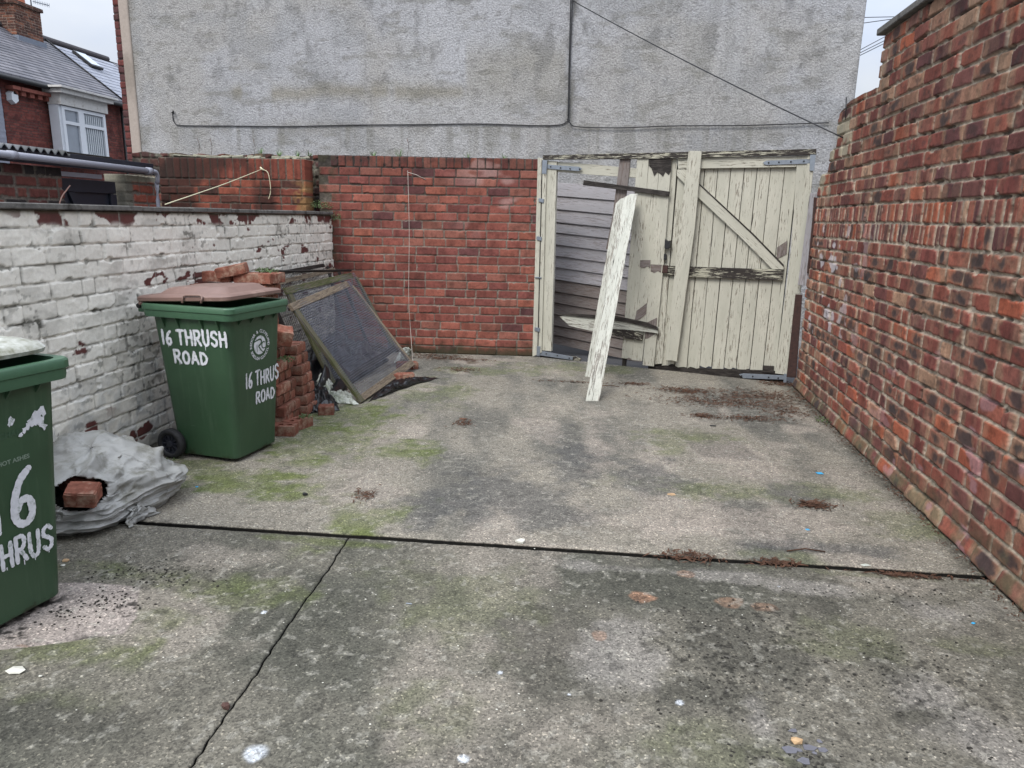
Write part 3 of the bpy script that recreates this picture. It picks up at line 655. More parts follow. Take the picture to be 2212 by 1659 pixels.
# chimney
cy0, cy1 = HS.at(*zH(0, 350))[1] , HS.at(*zH(400, 350))[1]
cx = -18.2
pc0 = np.array([cx, 0, 0])
CHP = Plane((cx + .35, 14.), (cx + .35, 26.))
yR = CHP.at(*zH(412, 400))[1]; yM = CHP.at(*zH(240, 300))[1]; ztp = CHP.at(*zH(300, 60))[2]; zsh = CHP.at(*zH(400, 130))[2]; zbt = CHP.at(*zH(412, 400))[2] - .4
chim = None
rnd = random.Random(19)
def brick_box(name, x0, x1, y0, y1, z0, z1, mat, parent, pal, cz=.078, jn=.012, depth=.006):
    o = None; parts = []
    CO_ = make_courses(8, [z0 + k * cz for k in range(int((z1 - z0) / cz) + 2)], ['s'] * (int((z1 - z0) / cz) + 1), .23, random.Random(2), pal, hdr=.2)
    faces = [((x1, y0), (x1, y1)), ((x0, y0), (x1, y0)), ((x1, y1), (x0, y1)), ((x0, y1), (x0, y0))]
    PP, CC = [], []
    for (p, q) in faces:
        p3, q3 = np.array([*p, 0.]), np.array([*q, 0.]); Ln = np.linalg.norm(q3 - p3); u = (q3 - p3) / Ln; nn = np.array([u[1], -u[0], 0])
        us = np.linspace(0, Ln, max(int(Ln / .02), 4)); vs = np.linspace(z0, z1, max(int((z1 - z0) / .012), 4)); U, V = np.meshgrid(us, vs)
        h, c, *_ = brick_field(U, V, CO_, pal_m, jn, depth, .8, 7)
        PP.append(p3 + U[..., None] * u + V[..., None] * np.array([0, 0, 1.]) + h[..., None] * nn); CC.append(c)
    # join into one mesh
    vts, fcs, cls, off = [], [], [], 0
    for P, c in zip(PP, CC):
        ny, nx = P.shape[:2]; idx = np.arange(ny * nx).reshape(ny, nx) + off
        fcs += np.stack([idx[:-1, :-1], idx[:-1, 1:], idx[1:, 1:], idx[1:, :-1]], -1).reshape(-1, 4).tolist(); vts += P.reshape(-1, 3).tolist(); cls.append(c.reshape(-1, 3)); off += ny * nx
    vts += [(x0, y0, z1 - .001), (x1, y0, z1 - .001), (x1, y1, z1 - .001), (x0, y1, z1 - .001)]; fcs.append([off, off + 1, off + 2, off + 3]); cls.append(np.tile(pal_m, (4, 1)))
    o = mesh_obj(name, vts, fcs, mat, parent)
    a = o.data.color_attributes.new('Col', 'FLOAT_COLOR', 'POINT'); cc = np.concatenate(cls); c4 = np.ones((len(cc), 4), np.float32); c4[:, :3] = cc; a.data.foreach_set('color', c4.ravel())
    return o
pal_m = C(150, 128, 112)
palC = ([[C(98, 62, 50), C(122, 74, 56), C(84, 56, 48), C(140, 88, 64)]], [1])
chimney = brick_box('chimney', cx - .5, cx + .35, yM - .35, yR, zbt, zsh, m_far, house, palC)
brick_box('chimney_crown', cx - .56, cx + .41, yM - .41, yR + .06, zsh, ztp, m_far, house, palC)
box('chimney_flashing', (cx + .06, (yM + yR) / 2 - .17, zbt + .12), (.72, yR - yM + .42, .5), plain('lead', lin((120, 128, 142), .8), .6), house)
for k in range(3):
    y = yR - .30 - k * .48
    bm = bmesh.new(); tube_bm(bm, [(cx - .05, y, ztp + z) for z in (0, .06, .1, .4, .44, .5)], [.17, .17, .14, .12, .15, .14], 14); bm_obj('chimney_pot', bm, plain('clay_pot', lin((178, 108, 82), .8), .8), house, True)
o = empty('tv_aerial', (cx, yR - .1, ztp), 'thin tv aerial on the brick chimney', 'aerial')
tube('mast', [(cx + .2, yR - .15, ztp - .2), (cx + .2, yR - .15, ztp + .8)], .02, m_steel, o, 6)
pa, pb = CHP.at(*zH(310, 12)), CHP.at(*zH(462, 52)); tube('boom', [pa, pb], .014, m_steel, o, 6)
bm = bmesh.new()
for t in np.linspace(.05, 1, 10): p = pa + (pb - pa) * t; tube_bm(bm, [p - [.0, 0, .06], p + [.02, 0, .06]], .006, 5)
bm_obj('elements', bm, m_steel, o)
# skylight
sk = [zH(665, 495), zH(700, 495), zH(972, 680), zH(860, 650)]
RP = lambda px, py: (lambda d: np.array([0, 0, HC]) + d * ((ze + .08 - 15.75 * .735 - HC) / (d[2] + .735 * d[0])))(ray(px, py))
A_, B_, C_, D_ = RP(*zH(668, 497)), RP(*zH(815, 550)), RP(*zH(970, 680)), RP(*zH(868, 648))
nr = np.array([.735, 0, 1.]); nr /= np.linalg.norm(nr)
y0s, y1s = RP(*zH(868, 648))[1] - .0, RP(*zH(970, 680))[1]; xs0, xs1 = RP(*zH(868, 648))[0], RP(*zH(690, 505))[0]
sky_p = [ROOFP(y0s, xs0, .09), ROOFP(y1s + .05, xs0, .09), ROOFP(y1s + .05, xs1, .09), ROOFP(y0s, xs1, .09)]
fr = slab('skylight', [p + nr * .06 for p in sky_p], .08, m_black, house, n=nr, bev=0)
mid = sum(sky_p) / 4; slab('pane', [mid + (p - mid) * .82 + nr * .072 for p in sky_p], .008, plain('skylight_glass', lin((200, 212, 226), .8), .08, .02, 2, .0, 0, .001, 1), fr, n=nr, bev=0)
# alarm box
p = HS.at(*zH(98, 918))
bm = bmesh.new(); ring = [(math.cos(a) * .16, math.sin(a) * .19) for a in [math.pi / 2 + k * math.pi / 3 for k in range(6)]]
f = [bm.verts.new((p[0] + .14, p[1] + a * .8, p[2] + b * .85)) for a, b in ring]; g = [bm.verts.new((p[0] - .02, p[1] + a, p[2] + b)) for a, b in ring]
bm.faces.new(f); [bm.faces.new((f[i], g[i], g[(i + 1) % 6], f[(i + 1) % 6])) for i in range(6)]
bm_obj('alarm_box', bm, m_upvc, house)
# bay window
yb0, yb1 = HS.at(*zH(590, 1250))[1], HS.at(*zH(1010, 1300))[1] - .25
XB = -15.62; BP = Plane((XB, 14.), (XB, 26.))
def by(px, py): return BP.at(*zH(px, py))[1]
def bz(px, py): return BP.at(*zH(px, py))[2]
yl, ym1, ym2, yrr = by(610, 1250), by(748, 1250), by(790, 1250), by(985, 1250)
zt_, zs_, zb_ = bz(800, 1060), bz(800, 1190), bz(820, 1505)
wf = box('window', ((XB - 16) / 2 - .02, (yl + yrr) / 2, (zt_ + zb_) / 2), (.30, yrr - yl - .02, zt_ - zb_ - .02), m_hub, house, bev=0)
bm = bmesh.new()
def fb(y0, y1, z0, z1, x=XB, d=.08): box_bm(bm, (x, (y0 + y1) / 2, (z0 + z1) / 2), (d, abs(y1 - y0), abs(z1 - z0)))
fb(yl - .06, yl + .05, zb_ - .05, zt_ + .05); fb(ym1, ym2 + .03, zb_ - .05, zt_ + .05); fb(yrr - .05, yrr + .05, zb_ - .05, zt_ + .05)
fb(yl + .05, ym1, zt_ - .04, zt_ + .05); fb(ym2 + .03, yrr - .05, zt_ - .04, zt_ + .05); fb(yl + .05, ym1, zb_ - .05, zb_ + .06); fb(ym2 + .03, yrr - .05, zb_ - .05, zb_ + .06)
fb(yl + .05, ym1, zs_ - .04, zs_ + .05); fb(ym2 + .03, yrr - .05, zs_ - .04, zs_ + .05)
fb(yrr + .05, yrr + .12, zb_ - .05, zt_ + .05, XB - .15, .3); fb(yl - .14, yl - .06, zb_ - .1, zt_ + .08, XB - .15, .3)
bm_obj('frame', bm, m_upvc, wf)
m_glass = plain('window_glass', lin((120, 130, 140), .8), .06, .1, 2, 0, 0, .001, 1)
m_blind = plain('blinds', lin((205, 210, 214), .8), .7)
for (y0, y1, z0, z1) in ((yl + .05, ym1, zs_ + .05, zt_ - .04), (ym2 + .03, yrr - .05, zs_ + .05, zt_ - .04), (yl + .05, ym1, zb_ + .06, zs_ - .04), (ym2 + .03, yrr - .05, zb_ + .06, zs_ - .04)):
    box('pane', (XB - .02, (y0 + y1) / 2, (z0 + z1) / 2), (.01, y1 - y0, z1 - z0), m_glass if y0 > ym1 else plain('net_curtain_glass', lin((138, 146, 156), .8), .15, .1, 3, 0, 0, .001, 1), wf, bev=0)
bm = bmesh.new(); y = ym2 + .08
while y < yrr - .08:
    fb(y, y + .042, zb_ + .07, zs_ - .05, XB - .008, .008); fb(y, y + .042, zs_ + .06, zt_ - .05, XB - .008, .008); y += .088
bm_obj('vertical_blind', bm, m_blind, wf)
box('window_sill', (XB + .02, (yl + yrr) / 2, zb_ - .09), (.25, yrr - yl + .35, .08), m_stonew, wf)
yc0, yc1 = by(575, 1000), by(1005, 1080)
box('fascia', (XB - .1, (yl + yrr) / 2 - .02, zt_ + .22), (.42, yrr - yl + .28, .30), m_stonew, wf)
box('cornice', (XB - .02, (yl + yrr) / 2 - .05, zt_ + .43), (.60, yrr - yl + .5, .12), m_stonew, wf)
box('cornice_top', (XB + .02, (yl + yrr) / 2 - .05, zt_ + .52), (.72, yrr - yl + .7, .055), m_stonew, wf)
y = HS.at(*zH(1128, 1200))[1]; tube('downpipe', [(-15.85, y, 0), (-15.85, y, ze - .1)], .06, m_black, house, 8)

# ---------------------------------------------------------------- neighbour's outbuilding
ob = empty('outbuilding', OW.pt(2, 0), 'low brick outbuilding with grey gutter, corrugated roof and dark door beyond the white wall', 'shed')
rnd = random.Random(45)
palW = ([[C(112, 60, 52), C(98, 56, 52), C(128, 72, 60)], [C(52, 46, 46)]], [80, 20])
COT = make_courses(4, [k * .098 for k in range(22)], ['s'] * 21, .245, rnd, palW, hdr=.3)
ou = lambda px, py: OW.uv(px, py)
ud0, ud1 = ou(137, 400)[0], ou(271, 400)[0]; up1 = ou(336, 400)[0]; ztop = 1.955
for (nm, a, b, z0) in (('front_wall', -1.5, ud0, 0), ('brick_pillar', ud1, up1, 0)):
    U, V = wall_grid(OW, a, b, z0, ztop if nm == 'front_wall' else 1.955, .009, .008)
    h, c, m, bid, fine, med = brick_field(U, V, COT, C(118, 108, 98), .02, .009, 1.8, 200)
    if nm == 'brick_pillar':
        c = mix(c, C(158, 80, 58) * (.8 + .4 * fine)[..., None], m * .8); c = mix(c, C(112, 108, 96), ss(ud1 + .14, ud1 + .10, U + .02 * med)); c = mix(c, C(150, 146, 128), ss(1.87, 1.9, V + .03 * (med - .5)))
    grid_obj(nm, wall_pos(OW, U, V, h), c, m_brick, ob, skirt=OW.n * -.22)
slab('fascia_board', [OW.pt(-1.5, 1.965, .06), OW.pt(up1 - .1, 1.965, .06), OW.pt(up1 - .1, 2.085, .06), OW.pt(-1.5, 2.085, .06)], .04, m_navy, ob, n=OW.n)
g0, g1 = OW.at(-200, 316, .13), OW.at(300, 370, .13)
g0 = np.array([g1[0], 4.3, 2.015]); g1 = np.array([g1[0], 7.35, 2.0])
tube('gutter', [g0, g1], .030, m_lgrey, ob, 16); tube('gutter_joint', [g1 - [0, .03, 0], g1 + [0, .05, 0]], .036, m_lgrey, ob, 16)
tube('gutter_joint', [np.array([g1[0], 5.50, 2.010]), np.array([g1[0], 5.58, 2.010])], .035, m_lgrey, ob, 16)
gb = g1 + np.array([0, .06, -.03]); tube('downpipe', spline([g1 + [0, .05, 0], g1 + [0, .14, -.01], g1 + [-.02, .18, -.1], g1 + [-.05, .2, -.3], g1 + [-.05, .22, -1.9]], 5), .022, m_lgrey, ob, 12)
# corrugated roof
y0, y1 = 4.2, OW.at(*zH(690, 1480), .2)[1] + .12
ys = np.arange(y0, y1, .012); X = np.linspace(-4.86, -7.4, 12)
YY, XX = np.meshgrid(ys, X); ZZ = 2.085 - .03 * (YY - y1) * 0 + (-4.86 - XX) * .10 + .018 * np.cos(YY / .085 * 2 * math.pi)
P = np.stack([XX, YY, ZZ], -1); cc = mix(C(132, 134, 138) + 0 * XX[..., None], C(96, 98, 96), ss(.4, .7, fbm(YY * 5, XX * 5, 3, 4)))
grid_obj('corrugated_roof', P, cc, vcol_mat('asbestos_sheet', 60, .85, 1.15, .4, .003), ob, skirt=(0, 0, -.012))
slab('wall_plate', [OW.pt(-1.5, 2.087, -.03), OW.pt(ou(250, 350)[0], 2.087, -.03), OW.pt(ou(250, 350)[0], 2.110, -.03), OW.pt(-1.5, 2.110, -.03)], .1, m_dark, ob, n=OW.n)
box('rear_wall', (-7.3, 5.6, 1.1), (.2, 4.2, 2.2), MATS['plain_render'], ob)
# door
dr = slab('plank_door', [OW.pt(ud0 + .03, .1, -.10), OW.pt(ud1 - .06, .1, -.10), OW.pt(ud1 - .06, 1.87, -.10), OW.pt(ud0 + .03, 1.87, -.10)], .03, m_navy, ob, n=OW.n)
W_ = ud1 - ud0
slab('rail', [OW.pt(ud0 + .03, 1.75, -.07), OW.pt(ud1 - .06, 1.75, -.07), OW.pt(ud1 - .06, 1.87, -.07), OW.pt(ud0 + .03, 1.87, -.07)], .028, m_navy, dr, n=OW.n)
for a in (ud0 + .03, ud1 - .15): slab('stile', [OW.pt(a, .1, -.068), OW.pt(a + .09, .1, -.068), OW.pt(a + .09, 1.745, -.068), OW.pt(a, 1.745, -.068)], .03, m_navy, dr, n=OW.n)
slab('brace', [OW.pt(ud0 + .14, 1.745, -.066), OW.pt(ud0 + .23, 1.745, -.066), OW.pt(ud0 + .66, .9, -.066), OW.pt(ud0 + .56, .9, -.066)], .03, m_navy, dr, n=OW.n)
slab('door_bar', [OW.pt(ud0 + .01, 1.885, -.02), OW.pt(ud1 - .32, 1.885, -.02), OW.pt(ud1 - .32, 1.925, -.02), OW.pt(ud0 + .01, 1.925, -.02)], .03, m_lgrey, ob, n=OW.n)
tube('loose_wire', spline([OW.at(*zH(660, 640 * 0 + 1262 * 0 + 1900), .05) if False else OW.pt(ud0 - .22, 1.5, .06), OW.pt(ud0 - .15, 1.68, .08), OW.pt(ud0 - .04, 1.76, .06), OW.pt(ud0 + .02, 1.80, .05)], 5), .006, plain('pink_wire', lin((190, 150, 136), .8), .6), ob, 6)

# ---------------------------------------------------------------- ground
GA, GBk = gnd(330, 1130), gnd(2120, 1245)
jslope = (GBk[1] - GA[1]) / (GBk[0] - GA[0])
jy = lambda x: GA[1] + jslope * (x - GA[0])
G_ = [C(134, 128, 118), C(112, 108, 100), C(148, 140, 130)]
def blob(X, Y, px, py, rx, ry, seed=0, rough=1.1, rot=0):     # soft region round a measured ground point
    p = gnd(px, py); dx, dy = X - p[0], Y - p[1]
    if rot: c_, s_ = math.cos(rot), math.sin(rot); dx, dy = dx * c_ + dy * s_, -dx * s_ + dy * c_
    return np.hypot(dx / rx, dy / ry) + rough * ((fbm(X * 3.3, Y * 3.3, 5, seed) - .5) * 1.8 + (fbm(X * 13, Y * 13, 3, seed + 4) - .5) * .9)
def ground_cols(X, Y, back):
    n1 = fbm(X * (2.3 if back else 1.3) + .25 * Y, Y * (.8 if back else 1.3), 4, 5); n2 = fbm(X * 4, Y * 4, 4, 6); n3 = fbm(X * 17, Y * 17, 3, 7)
    if back: c = mix(C(140, 133, 120) + 0 * X[..., None], C(108, 105, 97), ss(.40, .66, n1))
    else: c = mix(C(118, 113, 101) + 0 * X[..., None], C(86, 85, 75), ss(.38, .64, n1))
    c = mix(c, C(156, 146, 134), ss(.56, .72, fbm(X * 2.2, Y * 2.2, 4, 15)) * (.75 if back else .5))
    c = c * (.86 + .28 * n2)[..., None]
    moss = C(112, 119, 66) * (1. if back else .8); moss2 = C(84, 96, 48) * (1. if back else .8)
    mm = np.zeros_like(X)
    B = lambda *a, **k: ss(1.15, .35, blob(X, Y, *a, **k))
    if back:
        for a in ((620, 1035, .34, .26), (480, 1035, .25, .15), (770, 905, .4, .6), (720, 940, .35, .6), (660, 960, .2, .3), (820, 1110, .3, .3), (430, 1005, .3, .15), (950, 850, .4, .5), (1250, 795, .9, .3), (1040, 800, .8, .25), (880, 980, .25, .3), (520, 1060, .5, .1), (1500, 940, .5, .25)):
            mm = np.maximum(mm, B(*a, seed=a[0]) * (1.05 if a[0] < 900 else .6))
        for a in ((1560, 1060, .5, .22), (1800, 1060, .3, .15), (1950, 1135, .2, .2), (1700, 1205, .25, .1), (1450, 960, .25, .2)): mm = np.maximum(mm, B(*a, seed=a[0]) * .5)
        dk = np.zeros_like(X)
        for a in ((1100, 1060, .35, .55), (1240, 1000, .2, .7), (1200, 1100, .35, .25), (930, 1090, .2, .3), (1420, 1030, .25, .5), (1720, 1080, .2, .25), (1740, 1180, .3, .1)): dk = np.maximum(dk, B(*a, seed=a[0] + 1))
        c = mix(c, C(84, 84, 84), dk * .62)
        lt = np.zeros_like(X)
        for a in ((1170, 920, .25, .5), (1290, 960, .15, .7), (1600, 990, .3, .5), (1460, 1110, .3, .4), (1650, 1130, .4, .25)): lt = np.maximum(lt, B(*a, seed=a[0] + 2))
        c = mix(c, C(166, 154, 142), lt * .5)
        p = gnd(1545, 960); rect = ss(.22, .20, np.abs(X - p[0] + .25 * (Y - p[1]))) * ss(.32, .30, np.abs(Y - p[1])); c = mix(c, C(106, 100, 94), rect * .5)
        lf = ss(.45, .7, fbm(X * 8, Y * 8, 4, 81)) * (B(1600, 860, .8, .4, seed=8) + B(1000, 780, .5, .2, seed=9)); c = mix(c, C(84, 66, 54), np.clip(lf, 0, 1) * .8)
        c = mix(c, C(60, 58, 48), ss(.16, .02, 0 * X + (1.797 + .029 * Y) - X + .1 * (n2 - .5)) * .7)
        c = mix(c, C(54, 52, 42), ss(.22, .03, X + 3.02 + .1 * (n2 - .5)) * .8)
    else:
        for a in ((690, 1190, .16, .12), (340, 1240, .5, .10), (480, 1270, .3, .12), (250, 1330, .3, .12), (160, 1400, .4, .15), (330, 1400, .12, .25), (700, 1170, .5, .05)): mm = np.maximum(mm, B(*a, seed=a[0]) * .8)
        for a in ((1800, 1390, .2, .15), (1500, 1620, .25, .2), (1600, 1640, .2, .1), (2120, 1400, .2, .06), (1850, 1240, .5, .05), (100, 1500, .4, .1), (1000, 1300, .4, .3), (950, 1560, .2, .2)): mm = np.maximum(mm, B(*a, seed=a[0]) * .45)
        dk = np.zeros_like(X)
        for a in ((1620, 1400, .22, .22), (1560, 1500, .2, .15), (1800, 1320, .12, .15), (1950, 1460, .14, .2), (1730, 1640, .2, .06), (560, 1140, .2, .08), (1950, 1300, .1, .12), (2060, 1560, .15, .1), (120, 1560, .4, .1), (1200, 1400, .25, .4)): dk = np.maximum(dk, B(*a, seed=a[0] + 1))
        c = mix(c, C(70, 69, 61), dk * .6)
        lt = np.zeros_like(X)
        for a in ((1500, 1240, .6, .06), (1750, 1270, .25, .08), (1330, 1400, .16, .3), (2050, 1330, .2, .15), (1640, 1560, .06, .12), (2000, 1500, .16, .16), (2150, 1600, .2, .2)): lt = np.maximum(lt, B(*a, seed=a[0] + 2))
        c = mix(c, C(156, 150, 144), lt * .5)
        # paler new concrete patch by the near bin
        pa = [gnd(*q)[:2] for q in ((-60, 1262), (180, 1258), (300, 1268), (296, 1330), (255, 1385), (60, 1398), (-90, 1420))]
        ins = np.ones_like(X); k = len(pa); Xw, Yw = X + .02 * (n2 - .5), Y + .02 * (n2 - .5)
        for i in range(k):
            p, q = pa[i], pa[(i + 1) % k]; e_ = q - p; dd = (e_[0] * (Yw - p[1]) - e_[1] * (Xw - p[0])) / np.linalg.norm(e_); ins = np.minimum(ins, ss(.004, -.004, dd) if True else 0)
        PT = ins
        c = mix(c, C(164, 152, 144) * (.85 + .3 * n3)[..., None], PT)
        c = mix(c, C(52, 48, 44), ss(.5, .62, fbm(X * 30, Y * 30, 3, 2)) * PT * ss(.46, .56, fbm(X * 4, Y * 5, 2, 23)) * .95)
        mm = mm * (1 - PT)
        for a in ((1385, 1290, .085, .06), (1295, 1375, .03, .04), (1580, 1300, .07, .05), (1480, 1240, .04, .03), (1650, 1310, .05, .04), (50, 1395, .02, .006)):
            c = mix(c, C(150, 112, 86) * (.7 + .6 * n3)[..., None], ss(1.05, .8, blob(X, Y, *a, seed=a[0])) * (.8 if a[0] == 1385 else .45))
        for (px, py, r) in ((570, 1322, .010), (1683, 1267, .016), (1467, 1518, .012), (1000, 1640, .02), (1080, 1453, .01), (550, 1635, .04), (1230, 1500, .008)):
            c = mix(c, C(214, 220, 228), ss(1.1, .5, blob(X, Y, px, py, r, r, seed=px, rough=1.2)) * .8)
        # black crumbs and pits
        cr_ = ss(.66, .70, fbm(X * 45, Y * 45, 2, 90)) * np.clip(ss(1.2, .5, blob(X, Y, 1600, 1400, .4, .45, seed=1)) + ss(1.1, .4, blob(X, Y, 330, 1240, .4, .14, seed=3)) + ss(1.2, .5, blob(X, Y, 1950, 1450, .3, .3, seed=5)) * .8 + .12, 0, 1)
        c = mix(c, C(30, 28, 24), cr_ * .65)
    c = mix(c, mix(moss + 0 * X[..., None], moss2, n3), np.clip(mm * (.25 + .9 * n2) * ss(.12, .5, fbm(X * 9, Y * 9, 4, 66)) * 1.1, 0, 1))
    sp = ss(.60, .74, fbm(X * 26, Y * 26, 3, 41)); c = mix(c, c * .62, sp * .7)
    sp = ss(.64, .76, fbm(X * 30, Y * 30, 3, 43)); c = mix(c, C(170, 166, 154), sp * .35)
    return c
def slab_ground(name, x0, x1, f0, f1, nx, ny, back, label, jit=.004, xs=None):
    s, t = np.meshgrid(np.linspace(0, 1, nx), np.linspace(0, 1, ny)); t = t ** (1.0 if back else 1.0)
    if xs is None: X = x0 + (x1 - x0) * s; Y0, Y1 = f0(X), f1(X); Y = Y0 + (Y1 - Y0) * t
    else:
        Y = f0(0) + 0 * s; X = s; Yl = f0(x0) ; Y = f0(0) + (1) * t; Xl, Xr = xs
        # y first guess, then x edges, then y again for the sloping joint
        yb = f0(0); yt = f1(0); Y = yb + (yt - yb) * t; X = Xl(Y) + (Xr(Y) - Xl(Y)) * s; Y = yb + (f1(X) - yb) * t; X = Xl(Y) + (Xr(Y) - Xl(Y)) * s
    edge = np.minimum(np.minimum(s, 1 - s) * 400, np.minimum(t, 1 - t) * 400)
    H = .006 * (fbm(X * 2, Y * 2, 3, 8) - .5) + .003 * (fbm(X * 30, Y * 30, 3, 9) - .5) - .004 * ss(1.5, 0, edge)
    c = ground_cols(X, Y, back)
    ch = ss(.60, .66, fbm(X * 9, Y * 9, 3, 12)) * ss(.03, 0, np.abs(Y - jy(X))) ; H = H - .012 * ch; c = mix(c, C(70, 66, 58), ch * .5)
    P = np.stack([X + jit * (vn(Y * 40, X * 40, 3) - .5), Y + jit * (vn(X * 40, Y * 40, 4) - .5), H], -1)
    o = grid_obj(name, P, c, m_conc, skirt=(0, 0, -.09), skc=C(26, 24, 20)); tag(o, kind='structure', label=label, cat='ground'); return o  # edge faces near black: the gap's shade in the colour, with joint dirt
crk = lambda Y: gnd(755, 1160)[0] + (gnd(410, 1659)[0] - gnd(755, 1160)[0]) * (Y - gnd(755, 1160)[1]) / (gnd(410, 1659)[1] - gnd(755, 1160)[1]) + .012 * (vn(Y * 9, 0 * Y, 5) - .5) + .006 * (vn(Y * 40, 0 * Y, 6) - .5)
rx = lambda Y: 1.797 + .029 * Y - .004
by_ = lambda x: np.where(x < -.735, 8.075 + (x + 3.08) * .0768, np.where(x < 2.0, 8.262 - (x + .735) * .309, 7.41)) - .0
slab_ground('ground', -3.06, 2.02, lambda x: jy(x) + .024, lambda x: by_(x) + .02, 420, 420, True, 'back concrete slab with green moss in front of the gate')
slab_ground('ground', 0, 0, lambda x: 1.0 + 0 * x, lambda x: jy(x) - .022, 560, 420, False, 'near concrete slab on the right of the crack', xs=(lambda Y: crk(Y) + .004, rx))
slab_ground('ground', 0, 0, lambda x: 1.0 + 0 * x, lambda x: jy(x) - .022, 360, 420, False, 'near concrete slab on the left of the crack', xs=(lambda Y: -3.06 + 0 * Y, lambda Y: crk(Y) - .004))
o = mesh_obj('soil', [(-3.1, -3, -.07), (2.1, -3, -.07), (2.1, 7.5, -.07), (-3.1, 8.1, -.07)], [(0, 1, 2, 3)], m_soil); tag(o, kind='structure')
o = mesh_obj('yard_ground', [(-3.1, -6, -.01), (2.2, -6, -.01), (2.2, .998, -.01), (-3.1, .998, -.01)], [(0, 1, 2, 3)], plain('plain_concrete', lin((112, 108, 98), .8), .9, .2, 12)); tag(o, kind='structure')
o = mesh_obj('road', [(-300, -300, -.20), (300, -300, -.20), (300, 300, -.20), (-300, 300, -.20)], [(0, 1, 2, 3)], m_asph); tag(o, kind='structure')
al = mesh_obj('alley', [(-7.5, 8.0, -.05), (-.75, 8.27, -.02), (2.2, 7.38, -.05), (5.5, 6.9, -.1), (5.5, 11, -.12), (-7.5, 11, -.08)], [(0, 1, 2, 3, 4, 5)], m_asph); tag(al, kind='structure')

# ---------------------------------------------------------------- double gate
gate_frame = empty('gate_frame', GT.pt(0, 0), 'worn cream timber frame with a rotting lintel round the double gate', 'frame')
def brd(name, q, off, th, mat, parent, **k): return slab(name, [GT.at(*z4(*p), off) for p in q][::-1], th, mat, parent, n=GT.n, **k)
brd('post', [(146, 122), (203, 140), (170, 1350), (112, 1378)], .02, .09, m_cream2, gate_frame)
brd('post_strip', [(171, 140), (177, 140), (150, 1310), (144, 1310)], .024, .003, m_dark, gate_frame, bev=0)
brd('lintel', [(178, 108), (1900, 68), (1900, 102), (1780, 107), (1300, 118), (900, 128), (178, 134)], .03, .08, m_rot, gate_frame)
brd('post', [(1846, 106), (1890, 106), (1800, 980), (1765, 980)], .012, .09, m_cream2, gate_frame)
brd('post', [(1765, 982), (1800, 982), (1735, 1500), (1700, 1500)], .012, .09, m_cream2, gate_frame)
# left leaf: only its hanging stile, top rail and some boards are left
lg = empty('wooden_gate', GT.pt(.3, 0), 'broken left gate leaf, most boards missing, cream paint peeling to grey wood', 'gate')
brd('stile', [(207, 144), (266, 147), (231, 1343), (171, 1336)], .0, .05, m_cream, lg)
brd('top_rail', [(268, 150), (500, 166), (800, 195), (800, 252), (500, 232), (262, 211)], -.02, .045, m_cream2, lg)
brd('bottom_rail', [(160, 1352), (380, 1378), (420, 1392), (405, 1412), (300, 1402), (158, 1385)], -.02, .04, m_rot, lg)
brd('board', [(664, 122), (731, 124), (712, 300), (696, 400), (640, 700), (575, 700), (618, 480)], .0, .022, m_grey, lg)
brd('board', [(774, 104), (846, 106), (800, 800), (737, 1392), (720, 1380), (705, 1390), (674, 1385), (720, 800)], .014, .022, m_cream2, lg)
brd('board', [(850, 110), (914, 110), (868, 800), (803, 1404), (737, 1397), (792, 800)], .012, .022, m_cream2, lg)
brd('board', [(918, 112), (990, 114), (938, 800), (877, 1438), (806, 1430), (862, 800)], .016, .022, m_cream, lg)
for q in ([(848, 108), (990, 112), (986, 205), (972, 235), (950, 215), (935, 245), (915, 225), (898, 215), (880, 240), (862, 190), (846, 175)],
          [(791, 769), (856, 768), (853, 820), (838, 805), (815, 818), (788, 812)], [(857, 795), (927, 798), (922, 850), (905, 838), (880, 850), (857, 840)],
          [(768, 1088), (834, 1038), (829, 1108), (790, 1140), (756, 1152)], [(826, 1165), (898, 1130), (893, 1228), (840, 1262), (820, 1266)]):
    brd('bare_wood_patch', q, .0185 if q[0][0] not in (768,) else .0172, .004, m_dark if q[0][0] in (848,) else m_grey, lg, bev=0)
brd('foot_stub', [(679, 1380), (705, 1382), (699, 1451), (675, 1449)], -.01, .03, m_dark, lg)
brd('batten', [(436, 265), (978, 337), (970, 368), (700, 330), (430, 297)], .045, .025, m_dark, lg)
rail = brd('broken_rail', [(283, 1124), (330, 1116), (500, 1122), (640, 1128), (700, 1150), (905, 1192), (903, 1232), (850, 1222), (700, 1206), (620, 1200), (500, 1218), (420, 1200), (345, 1182)], .05, .03, m_cream3, lg)
brd('broken_rail', [(262, 1112), (340, 1106), (640, 1120), (830, 1160), (900, 1190), (906, 1212), (880, 1200), (700, 1158), (500, 1135), (330, 1118)], .066, .014, m_dark, lg)
brd('broken_rail', [(612, 1192), (700, 1200), (808, 1236), (803, 1276), (700, 1262), (614, 1243)], .047, .03, m_rot, lg)
